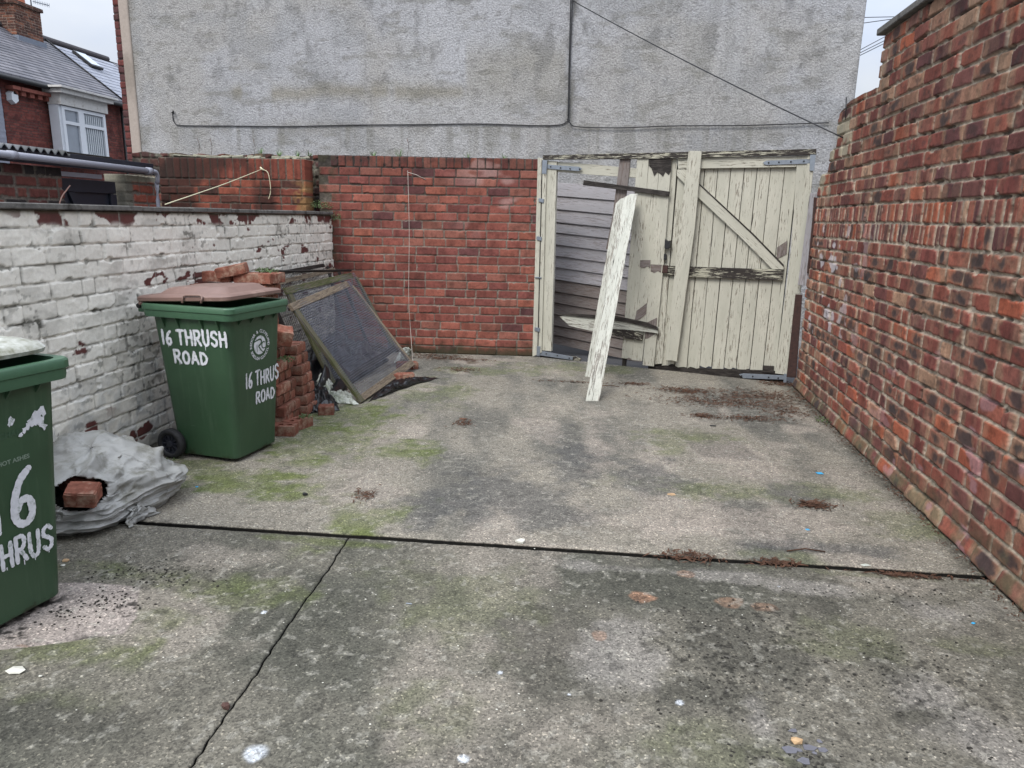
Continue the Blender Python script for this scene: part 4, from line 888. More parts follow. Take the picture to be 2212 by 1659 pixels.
# right leaf
rg = empty('wooden_gate', GT.pt(2, 0), 'closed right gate leaf in cream paint with a diagonal brace and vertical boards', 'gate')
tops = [1030, 1118, 1200, 1283, 1365, 1450, 1531, 1616, 1705, 1785]; bots = [925, 1010, 1085, 1165, 1240, 1318, 1396, 1480, 1562, 1645]
rr = random.Random(6)
for i in range(9):
    g1_, g2_ = rr.uniform(1.2, 3.8), rr.uniform(1.2, 3.5); a, b, c_, d = tops[i] + g1_, tops[i + 1] - 1.5, bots[i + 1] - g2_, bots[i] + 1.5; yb = 1432 + i * 5 + rr.uniform(-12, 8)
    pb = [(c_ - (c_ - d) * t, yb + rr.uniform(-9, 9)) for t in (0, .25, .5, .75, 1)]
    brd('board', [(a, 170), (b, 165)] + pb, -.035 - .003 * rr.random(), .02, m_cream2 if i % 3 != 1 else m_cream, rg)
brd('stile', [(1781, 112), (1848, 110), (1800, 700), (1706, 1490), (1640, 1482), (1740, 700)], .0, .045, m_cream2, rg)
brd('stile', [(985, 130), (1026, 130), (985, 640), (930, 1420), (882, 1425), (945, 640)], -.02, .045, m_cream2, rg)
brd('top_rail', [(1028, 128), (1780, 113), (1775, 182), (1030, 194)], .002, .035, m_cream2, rg)
brd('brace', [(1022, 199), (1076, 197), (1160, 282), (1500, 600), (1696, 800), (1694, 828), (1622, 826), (1440, 640), (1150, 368), (1022, 238)], .0, .035, m_cream2, rg)
brd('board', [(1000, 175), (1790, 172), (1650, 1440), (900, 1420)], -.062, .012, m_dark, rg)
brd('rotten_edge', [(1160, 282), (1500, 598), (1696, 798), (1694, 812), (1494, 606), (1330, 452), (1160, 293)], .003, .005, m_dark, rg, bev=0)
brd('middle_rail', [(942, 804), (1694, 830), (1688, 898), (1100, 874), (935, 862)], .003, .038, m_rot, rg)
brd('bottom_rail', [(1160, 1450), (1560, 1462), (1700, 1470), (1690, 1548), (1500, 1540), (1160, 1503)], -.025, .045, m_dark, rg)
brd('rotten_foot', [(842, 1385), (890, 1340), (928, 1400), (1165, 1435), (1160, 1498), (1080, 1488), (930, 1478), (840, 1470)], -.045, .03, m_dark, rg)
brd('bare_wood_patch', [(1652, 688), (1718, 645), (1714, 730), (1650, 762)], -.030, .004, m_grey, rg, bev=0)
brd('bare_wood_patch', [(1563, 1432), (1634, 1436), (1630, 1482), (1560, 1476)], -.018, .01, m_dark, rg, bev=0)
brd('rusty_bracket', [(932, 800), (966, 802), (962, 850), (928, 850)], .022, .01, m_rust, rg)
pk = brd('cover_plank', [(1096, 81), (1178, 82), (1135, 560), (1021, 1408), (990, 1398), (948, 1399), (1040, 560)], .055, .035, m_cream2, rg)
lt = brd('latch', [(947, 636), (962, 650), (981, 645), (978, 690), (955, 700), (943, 692)], .05, .05, m_black, rg)
brd('latch_ring', [(940, 728), (955, 732), (957, 765), (938, 768)], .03, .03, m_black, rg)
def hinge(q, plate, holes, par):
    h = brd('hinge', q, .012, .008, m_steel, par, bev=.001); 
    if plate: brd('hinge_plate', plate, .026, .008, m_steel, h, bev=.001)
    for p in holes:
        w_ = GT.at(*z4(*p), .013); tube('bolt', [w_, w_ + GT.n * .006], .008, m_black, h, 8)
hinge([(178, 163), (250, 170), (405, 180), (426, 193), (405, 208), (250, 196), (178, 188)], [(176, 136), (206, 140), (200, 226), (172, 224)], [(228, 180), (290, 187), (350, 193), (410, 195)], lg)
hinge([(150, 1338), (235, 1352), (368, 1378), (364, 1398), (230, 1378), (150, 1366)], [(140, 1310), (163, 1312), (158, 1372), (138, 1370)], [(200, 1358), (270, 1370), (345, 1385)], lg)
hinge([(1565, 153), (1585, 142), (1880, 131), (1880, 160), (1590, 170), (1570, 165)], [(1862, 100), (1897, 104), (1886, 208), (1857, 205)], [(1600, 155), (1665, 152), (1740, 149), (1822, 146)], rg)
hinge([(1413, 1488), (1440, 1482), (1712, 1496), (1712, 1522), (1440, 1512)], [(1696, 1484), (1716, 1486), (1710, 1548), (1692, 1545)], [(1430, 1497), (1500, 1500), (1600, 1506), (1660, 1510)], rg)
for (x, y) in ((168, 392), (155, 632), (148, 878), (143, 1205)):
    o = brd('post_bracket', [(x - 16, y - 14), (x + 16, y - 8), (x + 14, y + 16), (x - 18, y + 8)] if y != 878 else [(x - 20, y - 5), (x + 20, y - 1), (x + 20, y + 6), (x - 20, y + 4)], .034, .012, m_steel, gate_frame, bev=.001)
# grey board and rusty channel by the right post
gbrd = empty('timber_post', RW.pt(6.1, 1), 'grey timber board with a rusty steel channel fixed between the gate and the right wall', 'post')
GR = Plane(GT.pt(2.6, 0, .12)[:2], GT.pt(2.95, 0, .12)[:2])
def bgr(name, q, off, th, mat): return slab(name, [GT.at(*z4(*p), off) for p in q][::-1], th, mat, gbrd, n=GT.n)
bgr('grey_board', [(1862, 345), (1915, 350), (1895, 500), (1848, 930), (1784, 925)], .10, .03, m_grey2)
bgr('rusty_channel', [(1884, 372), (1906, 376), (1896, 560), (1860, 855), (1840, 850), (1876, 500)], .125, .02, m_rust)
bgr('rusty_channel', [(1768, 985), (1812, 987), (1772, 1510), (1712, 1505)], .05, .03, m_rust)

# ---------------------------------------------------------------- plank cladding behind the gap
bp = Plane((-.62, 9.05), (.6, 8.72))
clad = empty('boarded_panel', bp.pt(.5, 0), 'grey overlapping plank panel seen through the hole in the gate', 'panel')
Lt, Lb = (262, 281), (228, 1290); Rt, Rb = (800, 316), (800, 1415)
ys = [0, .082, .165, .245, .31, .385, .455, .525, .60, .675, .745, .815, .885, .945, 1.0]
for i in range(14):
    a, b = ys[i], ys[i + 1]
    def pnt(l, t, t2): return (Lt[0] + (Lb[0] - Lt[0]) * t2, Lt[1] + (Lb[1] - Lt[1]) * t) if l else (Rt[0] + (Rb[0] - Rt[0]) * t2, Rt[1] + (Rb[1] - Rt[1]) * t)
    p = [bp.at(*z4(*pnt(1, a, a)), .0), bp.at(*z4(*pnt(0, a, a)), .0), bp.at(*z4(*pnt(0, b, b)), .022), bp.at(*z4(*pnt(1, b, b)), .022)]
    slab('plank', p[::-1], .018, [m_grey2, m_grey2, m_grey][(i > 7) * 2 if i > 7 else i % 2], clad, n=bp.n, bev=.003)

# ---------------------------------------------------------------- loose planks leaning on the gate
foot = gnd(*z4(490, 1655)); topp = GT.at(*z4(738, 350), .10)
def lean(q, foot_y, top_off, name, label, th=.03, mats=m_cream3, gap=0.):
    fl, fr = gnd(*z4(*q[0]), 0.002), gnd(*z4(*q[1]), 0.002); tl, tr = GT.at(*z4(*q[3]), top_off), GT.at(*z4(*q[2]), top_off)
    nn = np.cross(fr - fl, (tl + tr) / 2 - (fl + fr) / 2); nn /= np.linalg.norm(nn); nn = nn if nn[1] < 0 else -nn
    d = (tl + tr) / 2 - (fl + fr) / 2
    extra = [tr, (tl * .55 + tr * .45) + .0 * d, tl - .02 * d, ] if th else []
    pts = [fl, fr] + extra; o = slab(name, pts, th, mats, None, n=nn, bev=.003)
    tag(o, label, 'plank', 'loose cream planks leaning on the gate'); return o
o1 = lean([(448, 1655), (533, 1657), (775, 349), (692, 352)], 0, .13, 'plank', 'wide cream plank leaning on the broken gate, its foot nearest the camera', .035)
o2 = lean([(442, 1502), (520, 1512), (700, 372), (640, 390)], 0, .085, 'plank', 'cream plank leaning on the broken gate just behind the wide one, slightly to its left', .03)
fp = slab('bare_strip', [GT.at(*z4(*p), .135) for p in [(668, 488), (742, 480), (738, 520), (700, 512), (668, 520)]][::-1], .004, m_grey2, o1, n=GT.n, bev=0)

# ---------------------------------------------------------------- wheelie bins
def rrect(hx, hy, r, n=6, cx=0, cy=0):
    out = []
    for (sx, sy, a0) in ((1, 1, 0), (-1, 1, 90), (-1, -1, 180), (1, -1, 270)):
        for k in range(n + 1):
            a = math.radians(a0 + 90 * k / n); out.append((cx + sx * (hx - r) + r * math.cos(a), cy + sy * (hy - r) + r * math.sin(a)))
    return out
def loft(name, rings, mat, parent, cap0=True, cap1=True, smooth=True, tilt=None, n=6):
    bm = bmesh.new(); rs = []
    for (z, hx, hy, r, cx_) in rings:
        rs.append([bm.verts.new((x, y, z)) for x, y in rrect(hx, hy, r, n, cx_)])
    for A, B in zip(rs, rs[1:]):
        m_ = len(A)
        for k in range(m_): bm.faces.new((A[k], A[(k + 1) % m_], B[(k + 1) % m_], B[k]))
    if cap0: bm.faces.new(rs[0][::-1])
    if cap1: bm.faces.new(rs[-1])
    if tilt: bmesh.ops.rotate(bm, cent=tilt[0], matrix=Matrix.Rotation(tilt[1], 3, 'Y'), verts=bm.verts[:])
    o = bm_obj(name, bm, mat, parent, smooth, local=True)
    md = o.modifiers.new('e', 'EDGE_SPLIT'); md.split_angle = math.radians(38); return o
STROKES = {
 '1': [[(.5, 1), (.5, 0)]], '6': [[(.8, 1), (.45, .8), (.2, .4), (.25, .1), (.55, 0), (.8, .15), (.75, .42), (.45, .45), (.22, .25)]],
 'T': [[(0, .97), (1, 1)], [(.5, 1), (.48, 0)]], 'H': [[(.08, 1), (.1, 0)], [(.9, 1), (.92, 0)], [(.1, .5), (.9, .52)]],
 'R': [[(.12, 0), (.1, 1)], [(.1, 1), (.7, .98), (.85, .75), (.6, .5), (.15, .48)], [(.4, .48), (.95, 0)]],
 'U': [[(.1, 1), (.12, .3), (.4, 0), (.75, .08), (.88, .4), (.9, 1)]], 'S': [[(.9, .85), (.6, 1), (.2, .9), (.15, .65), (.5, .52), (.85, .35), (.75, .08), (.4, 0), (.1, .15)]],
 'O': [[(.5, 1), (.15, .8), (.08, .4), (.3, .03), (.7, .05), (.92, .4), (.85, .8), (.55, 1)]], 'A': [[(.05, 0), (.45, 1)], [(.45, 1), (.95, 0)], [(.2, .35), (.8, .33)]],
 'D': [[(.12, 0), (.1, 1)], [(.1, 1), (.6, .9), (.95, .5), (.6, .08), (.12, 0)]], '-': [[(0, .5), (1, .55)]]}
def lettering(name, lines, face, mat, parent, seed=1, off0=.0015):
    """lines: (text, a0, z0, height, advance, slope, stroke width); face(a, z, off) -> local point"""
    rnd = random.Random(seed); vs, fs = [], []; k = 0
    for (txt, a0, z0, hh, adv, slope, sw) in lines:
        a = a0
        for ch in txt:
            if ch == ' ': a += adv * .45; continue
            wd = adv * (.35 if ch == '1' else .78); h = hh * rnd.uniform(.92, 1.06); dz = rnd.uniform(-.03, .03) * hh
            for st in STROKES[ch]:
                pts = spline([(a + x * wd, z0 + dz + y * h + slope * (a - a0)) for x, y in st], 7) if len(st) > 2 else [np.array([a + x * wd, z0 + dz + y * h + slope * (a - a0)]) for x, y in spline([st[0], ((st[0][0] + st[1][0]) / 2 + rnd.uniform(-.03, .03), (st[0][1] + st[1][1]) / 2), st[1]], 4)]
                pts = [np.array(p) for p in pts]; n = len(pts); ph = rnd.random() * 9; base = len(vs); k += 1
                for i, p in enumerate(pts):
                    d = pts[min(i + 1, n - 1)] - pts[max(i - 1, 0)]; d /= (np.linalg.norm(d) + 1e-9); nrm = np.array([-d[1], d[0]])
                    wv = sw * (.5 + (.06 * math.sin(i * .9 + ph) + .07 * math.sin(i * 2.3 + ph)) * min(1, .016 / sw)) * (1 if 0 < i < n - 1 else .8)
                    o_ = off0 + .00025 * (k % 9) + .00004 * i
                    vs += [face(*(p + nrm * wv), o_), face(*(p - nrm * wv), o_)]
                    if i: fs.append((base + 2 * i - 2, base + 2 * i - 1, base + 2 * i + 1, base + 2 * i))
                for (p, s) in ((pts[0], -1), (pts[-1], 1)):                   # brush ends
                    d = (pts[-1] - pts[-2]) if s == 1 else (pts[0] - pts[1]); d /= np.linalg.norm(d); nrm = np.array([-d[1], d[0]]); c = len(vs); ang = [-90, -45, 0, 45, 90]
                    for g in ang:
                        q = p + (d * math.cos(math.radians(g)) * .55 + nrm * math.sin(math.radians(g)) * .5) * sw * .95; vs.append(face(*q, off0 + .00025 * (k % 9) + .0012))
                    fs.append(tuple(range(c, c + 5)))
            if rnd.random() < .4:
                xa, hh_ = a + wd * rnd.uniform(.2, .9), rnd.uniform(.006, .022); c = len(vs); w_ = .0022
                vs += [face(xa - w_, z0 + .004, off0 + .004), face(xa + w_, z0 + .004, off0 + .004), face(xa + w_ * .7, z0 - hh_, off0 + .004), face(xa - w_ * .7, z0 - hh_, off0 + .004)]; fs.append((c, c + 1, c + 2, c + 3))
            a += adv * (.5 if ch == '1' else 1)
    return mesh_obj(name, vs, fs, mat, parent, local=True)
def text_mesh(s, size):
    cu = bpy.data.curves.new('t', 'FONT'); cu.body = s; cu.size = size; cu.align_x = 'CENTER'; cu.align_y = 'CENTER'; cu.resolution_u = 3
    cu.offset = size * .03
    ob_ = bpy.data.objects.new('t', cu); COL.objects.link(ob_); dg = bpy.context.evaluated_depsgraph_get(); dg.update()
    me = ob_.evaluated_get(dg).to_mesh(); vs = [(v.co.x, v.co.y) for v in me.vertices]; fs = [tuple(p.vertices) for p in me.polygons]
    ob_.evaluated_get(dg).to_mesh_clear(); bpy.data.objects.remove(ob_); bpy.data.curves.remove(cu); return vs, fs
BZ0, BZ1 = .03, .95
def body_half(z): t = (z - BZ0) / (BZ1 - BZ0); return .235 + .06 * t, .225 + .05 * t, .03 - .01 * t     # half depth, half width, centre shift
def front_face(a, z, o): hx, hy, c = body_half(z); return (c + hx + o + .0005, a, z)
def side_face(a, z, o): hx, hy, c = body_half(z); return (a, -hy - o - .0005, z)
def make_bin(loc, rz, label, lid_mat, brownlid=True):
    b = empty('wheelie_bin', loc, label, 'wheelie bin', 'green wheelie bins along the white wall', rz)
    rg_ = []
    for i in range(9):
        z = BZ0 + (BZ1 - BZ0) * i / 8; hx, hy, c = body_half(z); rg_.append((z, hx, hy, .06, c))
    loft('body', [(BZ0 - .012, .21, .2, .05, .03)] + rg_, m_green, b, True, False)
    loft('rim', [(.945, .295, .275, .06, .02), (.945, .335, .305, .055, .02), (.965, .338, .308, .055, .02), (.985, .338, .308, .055, .02), (.99, .344, .314, .05, .02), (1.018, .344, .314, .05, .02), (1.026, .338, .308, .05, .02), (1.026, .31, .28, .05, .02), (.94, .285, .262, .05, .02)], m_green2, b, False, False)
    def fin(p, d, w_, hgt=.085):   # triangular fin under the rim, d = outward
        t = np.array([-d[1], d[0], 0]) * .004; p = np.array(p, float); d = np.array([*d, 0.])
        a_ = [p, p + d * w_, p - np.array([0, 0, hgt]) - d * .005]; v_ = [bm.verts.new(q + t) for q in a_] + [bm.verts.new(q - t) for q in a_]
        for f in ((0, 1, 2), (5, 4, 3), (0, 3, 4, 1), (1, 4, 5, 2), (2, 5, 3, 0)): bm.faces.new([v_[k] for k in f])
    for x in (-.17, -.06, .12, .24):
        for s_ in (-1, 1): bm = bmesh.new(); fin((x, .27 * s_, .944), (0, s_), .035); bm_obj('rim_rib', bm, m_green, b, local=True)
    for y in (-.18, -.06, .06, .18): bm = bmesh.new(); fin((.30, y, .944), (1, 0), .045, .06); bm_obj('rim_rib', bm, m_green, b, local=True)
    # hinge brackets and handle bar
    hb = tube('handle', [(-.375, -.26, 1.0), (-.375, .26, 1.0)], .016, m_black if not brownlid else m_tyre, b, 12, True)
    for y in (-.24, -.12, .12, .24): box('handle_bracket', (-.345, y, .985), (.09, .02, .05), m_green2, b, bev=.004, local=True)
    for y in (-.265, .265):
        t = bmesh.new(); s = 1 if y > 0 else -1; cy = y; R0 = .1
        prof = [(.045, .055), (.02, .055), (.024, .078), (.024, .09), (.018, .099), (-.018, .099), (-.024, .09), (-.024, .078), (-.02, .055), (-.045, .055)]
        prof = [(-.024, .066), (-.026, .085), (-.018, .099), (.018, .099), (.026, .085), (.024, .066)]
        rings = [[t.verts.new((-.205 + r * math.cos(a), cy + yy_, .1 + r * math.sin(a))) for yy_, r in prof] for a in np.linspace(0, 2 * math.pi, 33)[:-1]]
        for i in range(32):
            A, B = rings[i], rings[(i + 1) % 32]
            for k in range(len(prof)): t.faces.new((A[k], A[(k + 1) % len(prof)], B[(k + 1) % len(prof)], B[k]))
        wl = bm_obj('wheel', t, m_tyre, b, True, True)
        h = bmesh.new()
        tube_bm(h, [(-.205, cy - .022, .1), (-.205, cy + .022, .1)], .02, 12)
        for k in range(10):
            a = k * math.pi / 5; p = Vector((-.205 + .042 * math.cos(a), cy + s * .008, .1 + .042 * math.sin(a)))
            box_bm(h, p, (.05, .008, .008), Matrix.Rotation(-a, 3, 'Y'))
        ri = [(-.012, .068), (-.014, .058), (.014, .058), (.012, .068)]
        rings = [[h.verts.new((-.205 + r * math.cos(a), cy + yy_, .1 + r * math.sin(a))) for yy_, r in ri] for a in np.linspace(0, 2 * math.pi, 33)[:-1]]
        for i in range(32):
            A, B = rings[i], rings[(i + 1) % 32]
            for k in range(4): h.faces.new((A[k], A[(k + 1) % 4], B[(k + 1) % 4], B[k]))
        tube_bm(h, [(-.205, cy + s * -.006, .1), (-.205, cy + s * -.002, .1)], .06, 24)
        o_ = bm_obj('hub', h, m_hub, wl, False, True)
    tube('axle', [(-.205, -.28, .1), (-.205, .28, .1)], .012, m_black, b, 8, True)
    box('foot', (.16, -.19, .012), (.04, .03, .024), m_black, b, local=True); box('foot', (.16, .19, .012), (.04, .03, .024), m_black, b, local=True)
    # lid
    hin = ((-.36, 0, 1.02), math.radians(-3.0))
    if brownlid:
        lid = loft('lid', [(1.03, .345, .292, .06, -.02), (1.036, .352, .299, .06, -.02), (1.056, .352, .299, .06, -.02), (1.066, .338, .286, .06, -.02), (1.070, .30, .26, .05, -.02), (1.072, .262, .225, .05, .005), (1.104, .225, .185, .04, .012), (1.110, .205, .17, .04, .012)], lid_mat, b, True, True, tilt=hin)
        sp_ = tube('lid_grip', [(.02, -.318, 1.045), (.02, -.305, 1.085), (.04, -.30, 1.09), (.14, -.30, 1.095), (.16, -.305, 1.09), (.16, -.318, 1.05)], .007, lid_mat, lid, 8, True)
    else:
        lid = loft('lid', [(1.035, .33, .285, .12, -.03), (1.03, .345, .30, .13, -.03), (1.045, .352, .306, .14, -.03), (1.062, .34, .296, .14, -.03), (1.082, .28, .25, .13, -.03), (1.094, .17, .16, .12, -.03), (1.098, .05, .05, .04, -.03)], lid_mat, b, True, True, tilt=((-.36, 0, 1.02), math.radians(-2)), n=12)
    tube('hinge_pin', [(-.33, -.29, 1.022), (-.33, .29, 1.022)], .014, lid_mat, lid, 8, True)
    return b, lid
rzb = math.radians(-9.8)
bin1, lid1 = make_bin((-2.50, 4.40, 0), rzb, 'green wheelie bin with a brown lid, in front of the brick pile', m_brown)
lettering('painted_address', [('16 THRUSH', -.205, .770, .090, .0635, .03, .018), ('ROAD', -.125, .655, .078, .067, .0, .018)], side_face, m_white, bin1, 3)
lettering('painted_address', [('16 THRUS', -.125, .484, .092, .0525, .0, .015), ('ROAD', -.022, .360, .078, .0535, .0, .015)], front_face, m_white, bin1, 5)
# round council emblem on the front
def emblem(b, a0, z0, rad):
    vs, fs = [], []
    def add(poly, off):
        c = len(vs); vs.extend(front_face(a0 + x * rad, z0 + y * rad, off) for x, y in poly); fs.append(tuple(range(c, c + len(poly))))
    def ringtxt(s, a_start, a_end, out, size, r):
        n = len(s)
        for i, ch in enumerate(s):
            if ch == ' ': continue
            an = math.radians(a_start + (a_end - a_start) * (i / (n - 1))); v2, f2 = text_mesh(ch, size)
            rot = an - math.pi / 2 if out else an + math.pi / 2
            c = len(vs)
            for x, y in v2:
                X_, Y_ = x * math.cos(rot) - y * math.sin(rot) + r * math.cos(an), x * math.sin(rot) + y * math.cos(rot) + r * math.sin(an)
                vs.append(front_face(a0 + X_ * rad, z0 + Y_ * rad, .002))
            fs.extend(tuple(c + k for k in f) for f in f2)
    ringtxt('REDCAR & CLEVELAND', 184, -4, True, .27, .88); ringtxt('BOROUGH COUNCIL', 205, 337, False, .27, .88)
    # disc with a hooked R and C cut out of it
    disc = [(.60 * math.cos(a), .60 * math.sin(a)) for a in np.linspace(0, 2 * math.pi, 41)[:-1]]
    add(disc, .0022)
    e1 = mesh_obj('council_emblem', vs, fs, m_white, b, local=True)
    vs2, fs2 = [], []
    def rib(pts, wd, k=0):
        pts = [np.array(p) for p in spline(pts, 8)]; n = len(pts); base = len(vs2)
        for i, p in enumerate(pts):
            d = pts[min(i + 1, n - 1)] - pts[max(i - 1, 0)]; d /= np.linalg.norm(d); nr_ = np.array([-d[1], d[0]]); w_ = wd * (.55 + .45 * math.sin(math.pi * min(1, (i + 1) / n * 1.1)))
            for q in (p + nr_ * w_ / 2, p - nr_ * w_ / 2): vs2.append(front_face(a0 + q[0] * rad, z0 + q[1] * rad, .003 + .0003 * k))
            if i: fs2.append((base + 2 * i - 2, base + 2 * i - 1, base + 2 * i + 1, base + 2 * i))
    rib([(-.62, .25), (-.25, .34), (.02, .36), (.16, .22), (.06, .04), (-.12, -.05), (.0, -.22), (.2, -.42), (.42, -.55)], .12)
    rib([(.52, .10), (.34, .16), (.2, .04), (.22, -.16), (.38, -.26), (.55, -.22)], .10, 1)
    rib([(-.30, .08), (-.30, -.2), (-.26, -.42)], .05, 2)
    mesh_obj('emblem_letters', vs2, fs2, m_green, e1, local=True)
emblem(bin1, .027, .748, .104)
# near bin, cut by the frame's left edge
bin2, lid2 = make_bin((-2.47, 2.30, 0), math.radians(-11.5), 'green wheelie bin with a dirty white lid and a big painted 6', m_lidw, False)
lettering('painted_number', [('16', -.05, .397, .228, .145, .0, .030)], front_face, m_white, bin2, 8)
lettering('painted_address', [('THRUS', -.082, .250, .104, .0565, .0, .017)], front_face, m_white, bin2, 9, .0018)
def bin_text(s, a0, z0, size, mat, nm, slope=0.):
    v2, f2 = text_mesh(s, size); vs = [front_face(a0 + x, z0 + y + slope * x, .0015) for x, y in v2]; return mesh_obj(nm, vs, f2, mat, bin2, local=True)
bin_text('NO HOT ASHES', .040, .664, .024, m_ghost, 'raised_warning')
bin_text('SCHAEFER', .075, .768, .032, m_emboss, 'raised_lettering')
rr = random.Random(12); vs, fs = [], []
for (a, z, s) in ((.07, .865, .016), (.06, .855, .01), (.115, .815, .012), (.13, .83, .014), (.15, .84, .02), (.165, .85, .024), (.18, .835, .02), (.19, .87, .022), (.195, .81, .014), (.1, .80, .01), (.02, .46, .02), (.0, .42, .028), (-.02, .43, .02)):
    c = len(vs); n = 11; vs += [front_face(a + math.cos(t * 2 * math.pi / n) * s * rr.uniform(.4, 1.2), (z - .045 if z > .7 else z - 9) + math.sin(t * 2 * math.pi / n) * s * rr.uniform(.4, 1.4), .0016 + len(fs) * .0001) for t in range(n)]; fs.append(tuple(range(c, c + n)))
for f_ in fs: mesh_obj('paint_splash', [vs[k] for k in f_], [tuple(range(len(f_)))], m_white, bin2, local=True)

# ---------------------------------------------------------------- loose bricks
def brick_mesh(name, seed, holes=False, half=False, s=(.222, .103, .0755)):
    bm = bmesh.new(); rnd = random.Random(seed); sx, sy, sz = s
    if half: sx *= .55
    if holes:
        hs = [(-.065, .02), (0, .02), (.065, .02)]
        outer_b = [bm.verts.new((x * sx / 2, y * sy / 2, -sz / 2)) for x, y in ((-1, -1), (1, -1), (1, 1), (-1, 1))]
        outer_t = [bm.verts.new((x * sx / 2, y * sy / 2, sz / 2)) for x, y in ((-1, -1), (1, -1), (1, 1), (-1, 1))]
        bm.faces.new(outer_b[::-1])
        for i in range(4): bm.faces.new((outer_b[i], outer_b[(i + 1) % 4], outer_t[(i + 1) % 4], outer_t[i]))
        es = [bm.edges.get((outer_t[i], outer_t[(i + 1) % 4])) for i in range(4)]
        for hx_, r in hs:
            T = [bm.verts.new((hx_ * sx / .225 + r * math.cos(a), r * math.sin(a), sz / 2)) for a in np.linspace(0, 2 * math.pi, 13)[:-1]]
            B = [bm.verts.new((v_.co.x, v_.co.y, sz / 2 - .05)) for v_ in T]; bm.faces.new(B)
            for i in range(12): bm.faces.new((T[i], T[(i + 1) % 12], B[(i + 1) % 12], B[i])); es.append(bm.edges.get((T[i], T[(i + 1) % 12])))
        bmesh.ops.triangle_fill(bm, edges=es, use_beauty=True)
        bmesh.ops.recalc_face_normals(bm, faces=bm.faces[:])
    else:
        bmesh.ops.create_cube(bm, size=1); bmesh.ops.scale(bm, vec=(sx, sy, sz), verts=bm.verts[:])
        bmesh.ops.bevel(bm, geom=bm.edges[:], offset=.005, segments=2, affect='EDGES')
        bmesh.ops.subdivide_edges(bm, edges=[e for e in bm.edges if e.calc_length() > .05], cuts=4, use_grid_fill=True)
        for v_ in bm.verts:
            k = sum(abs(c) > h_ / 2 - .008 for c, h_ in zip(v_.co, (sx, sy, sz)))
            v_.co += Vector([rnd.uniform(-1, 1) for _ in range(3)]) * (.0008 + .0012 * (k >= 2))
    me = bpy.data.meshes.new(name); bm.to_mesh(me); bm.free(); me.materials.append(m_pbrick); return me
BM = [brick_mesh('brick', k) for k in range(5)]; BMh = brick_mesh('brick_holed', 9, True); BHf = [brick_mesh('half_brick', 20 + k, half=True) for k in range(3)]
def put(me, loc, rot, label, group='loose red bricks in the pile behind the bin', nm='brick'):
    o = bpy.data.objects.new(nm, me); COL.objects.link(o); o.location = Vector([float(a) for a in loc]); o.rotation_euler = rot
    tag(o, label, 'brick', group); return o
rr = random.Random(31)
# near stack (ends facing us), stepped; far stack; courses .085 high
ORD = ['bottom', 'second', 'third', 'fourth', 'fifth', 'sixth', 'seventh', 'eighth', 'ninth', 'tenth', 'eleventh', 'twelfth', 'topmost']
PL_ = 'plain red brick inside the stacked pile behind the wheelie bin'
hz = .0825
for k in range(13):
    z = .04 + k * hz
    xr_ = [-2.32, -2.33, -2.36, -2.34, -2.38, -2.37, -2.42, -2.44, -2.46, -2.47, -2.47, -2.45, -2.43][k] + rr.uniform(-.012, .012)
    for j, y in enumerate((4.98, 5.09, 5.20)):
        if k % 2 == 0 or j == 2:
            put(rr.choice(BM), (xr_ - .112, y + rr.uniform(-.004, .004), z), (rr.uniform(-.02, .02), rr.uniform(-.02, .02), rr.uniform(-.05, .05)), f'red brick at the right end of the near stack, {ORD[k]} layer, {["near", "middle", "far"][j]} one')
        elif j == 0:
            for q, dx in enumerate((.054, .165)):
                put(rr.choice(BM), (xr_ - dx, y + .06, z), (0, rr.uniform(-.015, .015), math.pi / 2 + rr.uniform(-.05, .05)), f'red brick laid lengthways in the near stack, {ORD[k]} layer, {["outer", "inner"][q]} one')
    if k >= 9:
        for j, x in enumerate((-2.66, -2.89)):
            for y in (5.0, 5.12): put(rr.choice(BM), (x + rr.uniform(-.01, .01), y, z), (0, 0, rr.uniform(-.06, .06)), 'red brick of the upper pile near the white wall, ' + ORD[k] + ' layer, ' + ['middle', 'left'][j] + (' near' if y < 5.05 else ' far') + ' one')
for k in range(7):      # far, lower stack standing proud to the right
    z = .04 + k * hz
    for j, y in enumerate((5.36, 5.47)):
        put(rr.choice(BM), (-2.40 - .012 * k + rr.uniform(-.015, .015), y, z), (0, rr.uniform(-.02, .02), rr.uniform(-.07, .07)), f'red brick in the low stack beside the mesh frames, {ORD[k]} layer, {["near", "far"][j]} one')
put(brick_mesh('broken_brick', 41, half=True, s=(.30, .15, .11)), (-2.40, 5.08, .78 - .0), (.25, .2, .5), 'broken pale brick lump jutting from the middle of the stack', nm='broken_brick').location = Vector((-2.36, 5.05, .70))
put(BMh, (-2.22, 4.96, .04), (0, 0, 1.25), 'brick with three round holes lying flat at the foot of the pile, farther one')
put(BMh, (-2.275, 4.79, .04), (0, 0, .1), 'mossy brick with round holes at the foot of the pile, beside the bin')
# topmost loose ones
put(BM[1], (-2.72, 5.06, 1.17), (.05, -.22, .25), 'tilted brick lying on the very top of the pile'); put(BM[2], (-2.60, 5.1, 1.115 + .003), (0, 0, .05), 'flat dark brick under the tilted one on top of the pile')
put(BM[3], (-2.85, 5.1, 1.118), (0, 0, -.05), 'flat brick on top of the pile next to the white wall'); put(BM[0], (-2.44, 5.12, 1.118), (0, 0, 1.5), 'upright-ended brick at the right of the pile top, with weeds beside it')
put(BHf[0], gnd(705, 885, .035), (0, 0, .3), 'half brick on the black plastic near the mesh frames'); put(BM[3], gnd(*z3(1215, 1085), .04), (.0, .05, .5), 'brick wedged under the corner of the mesh frame')
put(BM[0], gnd(*z3(1180, 1175), .04), (0, 0, .4), 'brick on the ground under the right corner of the mesh frame')

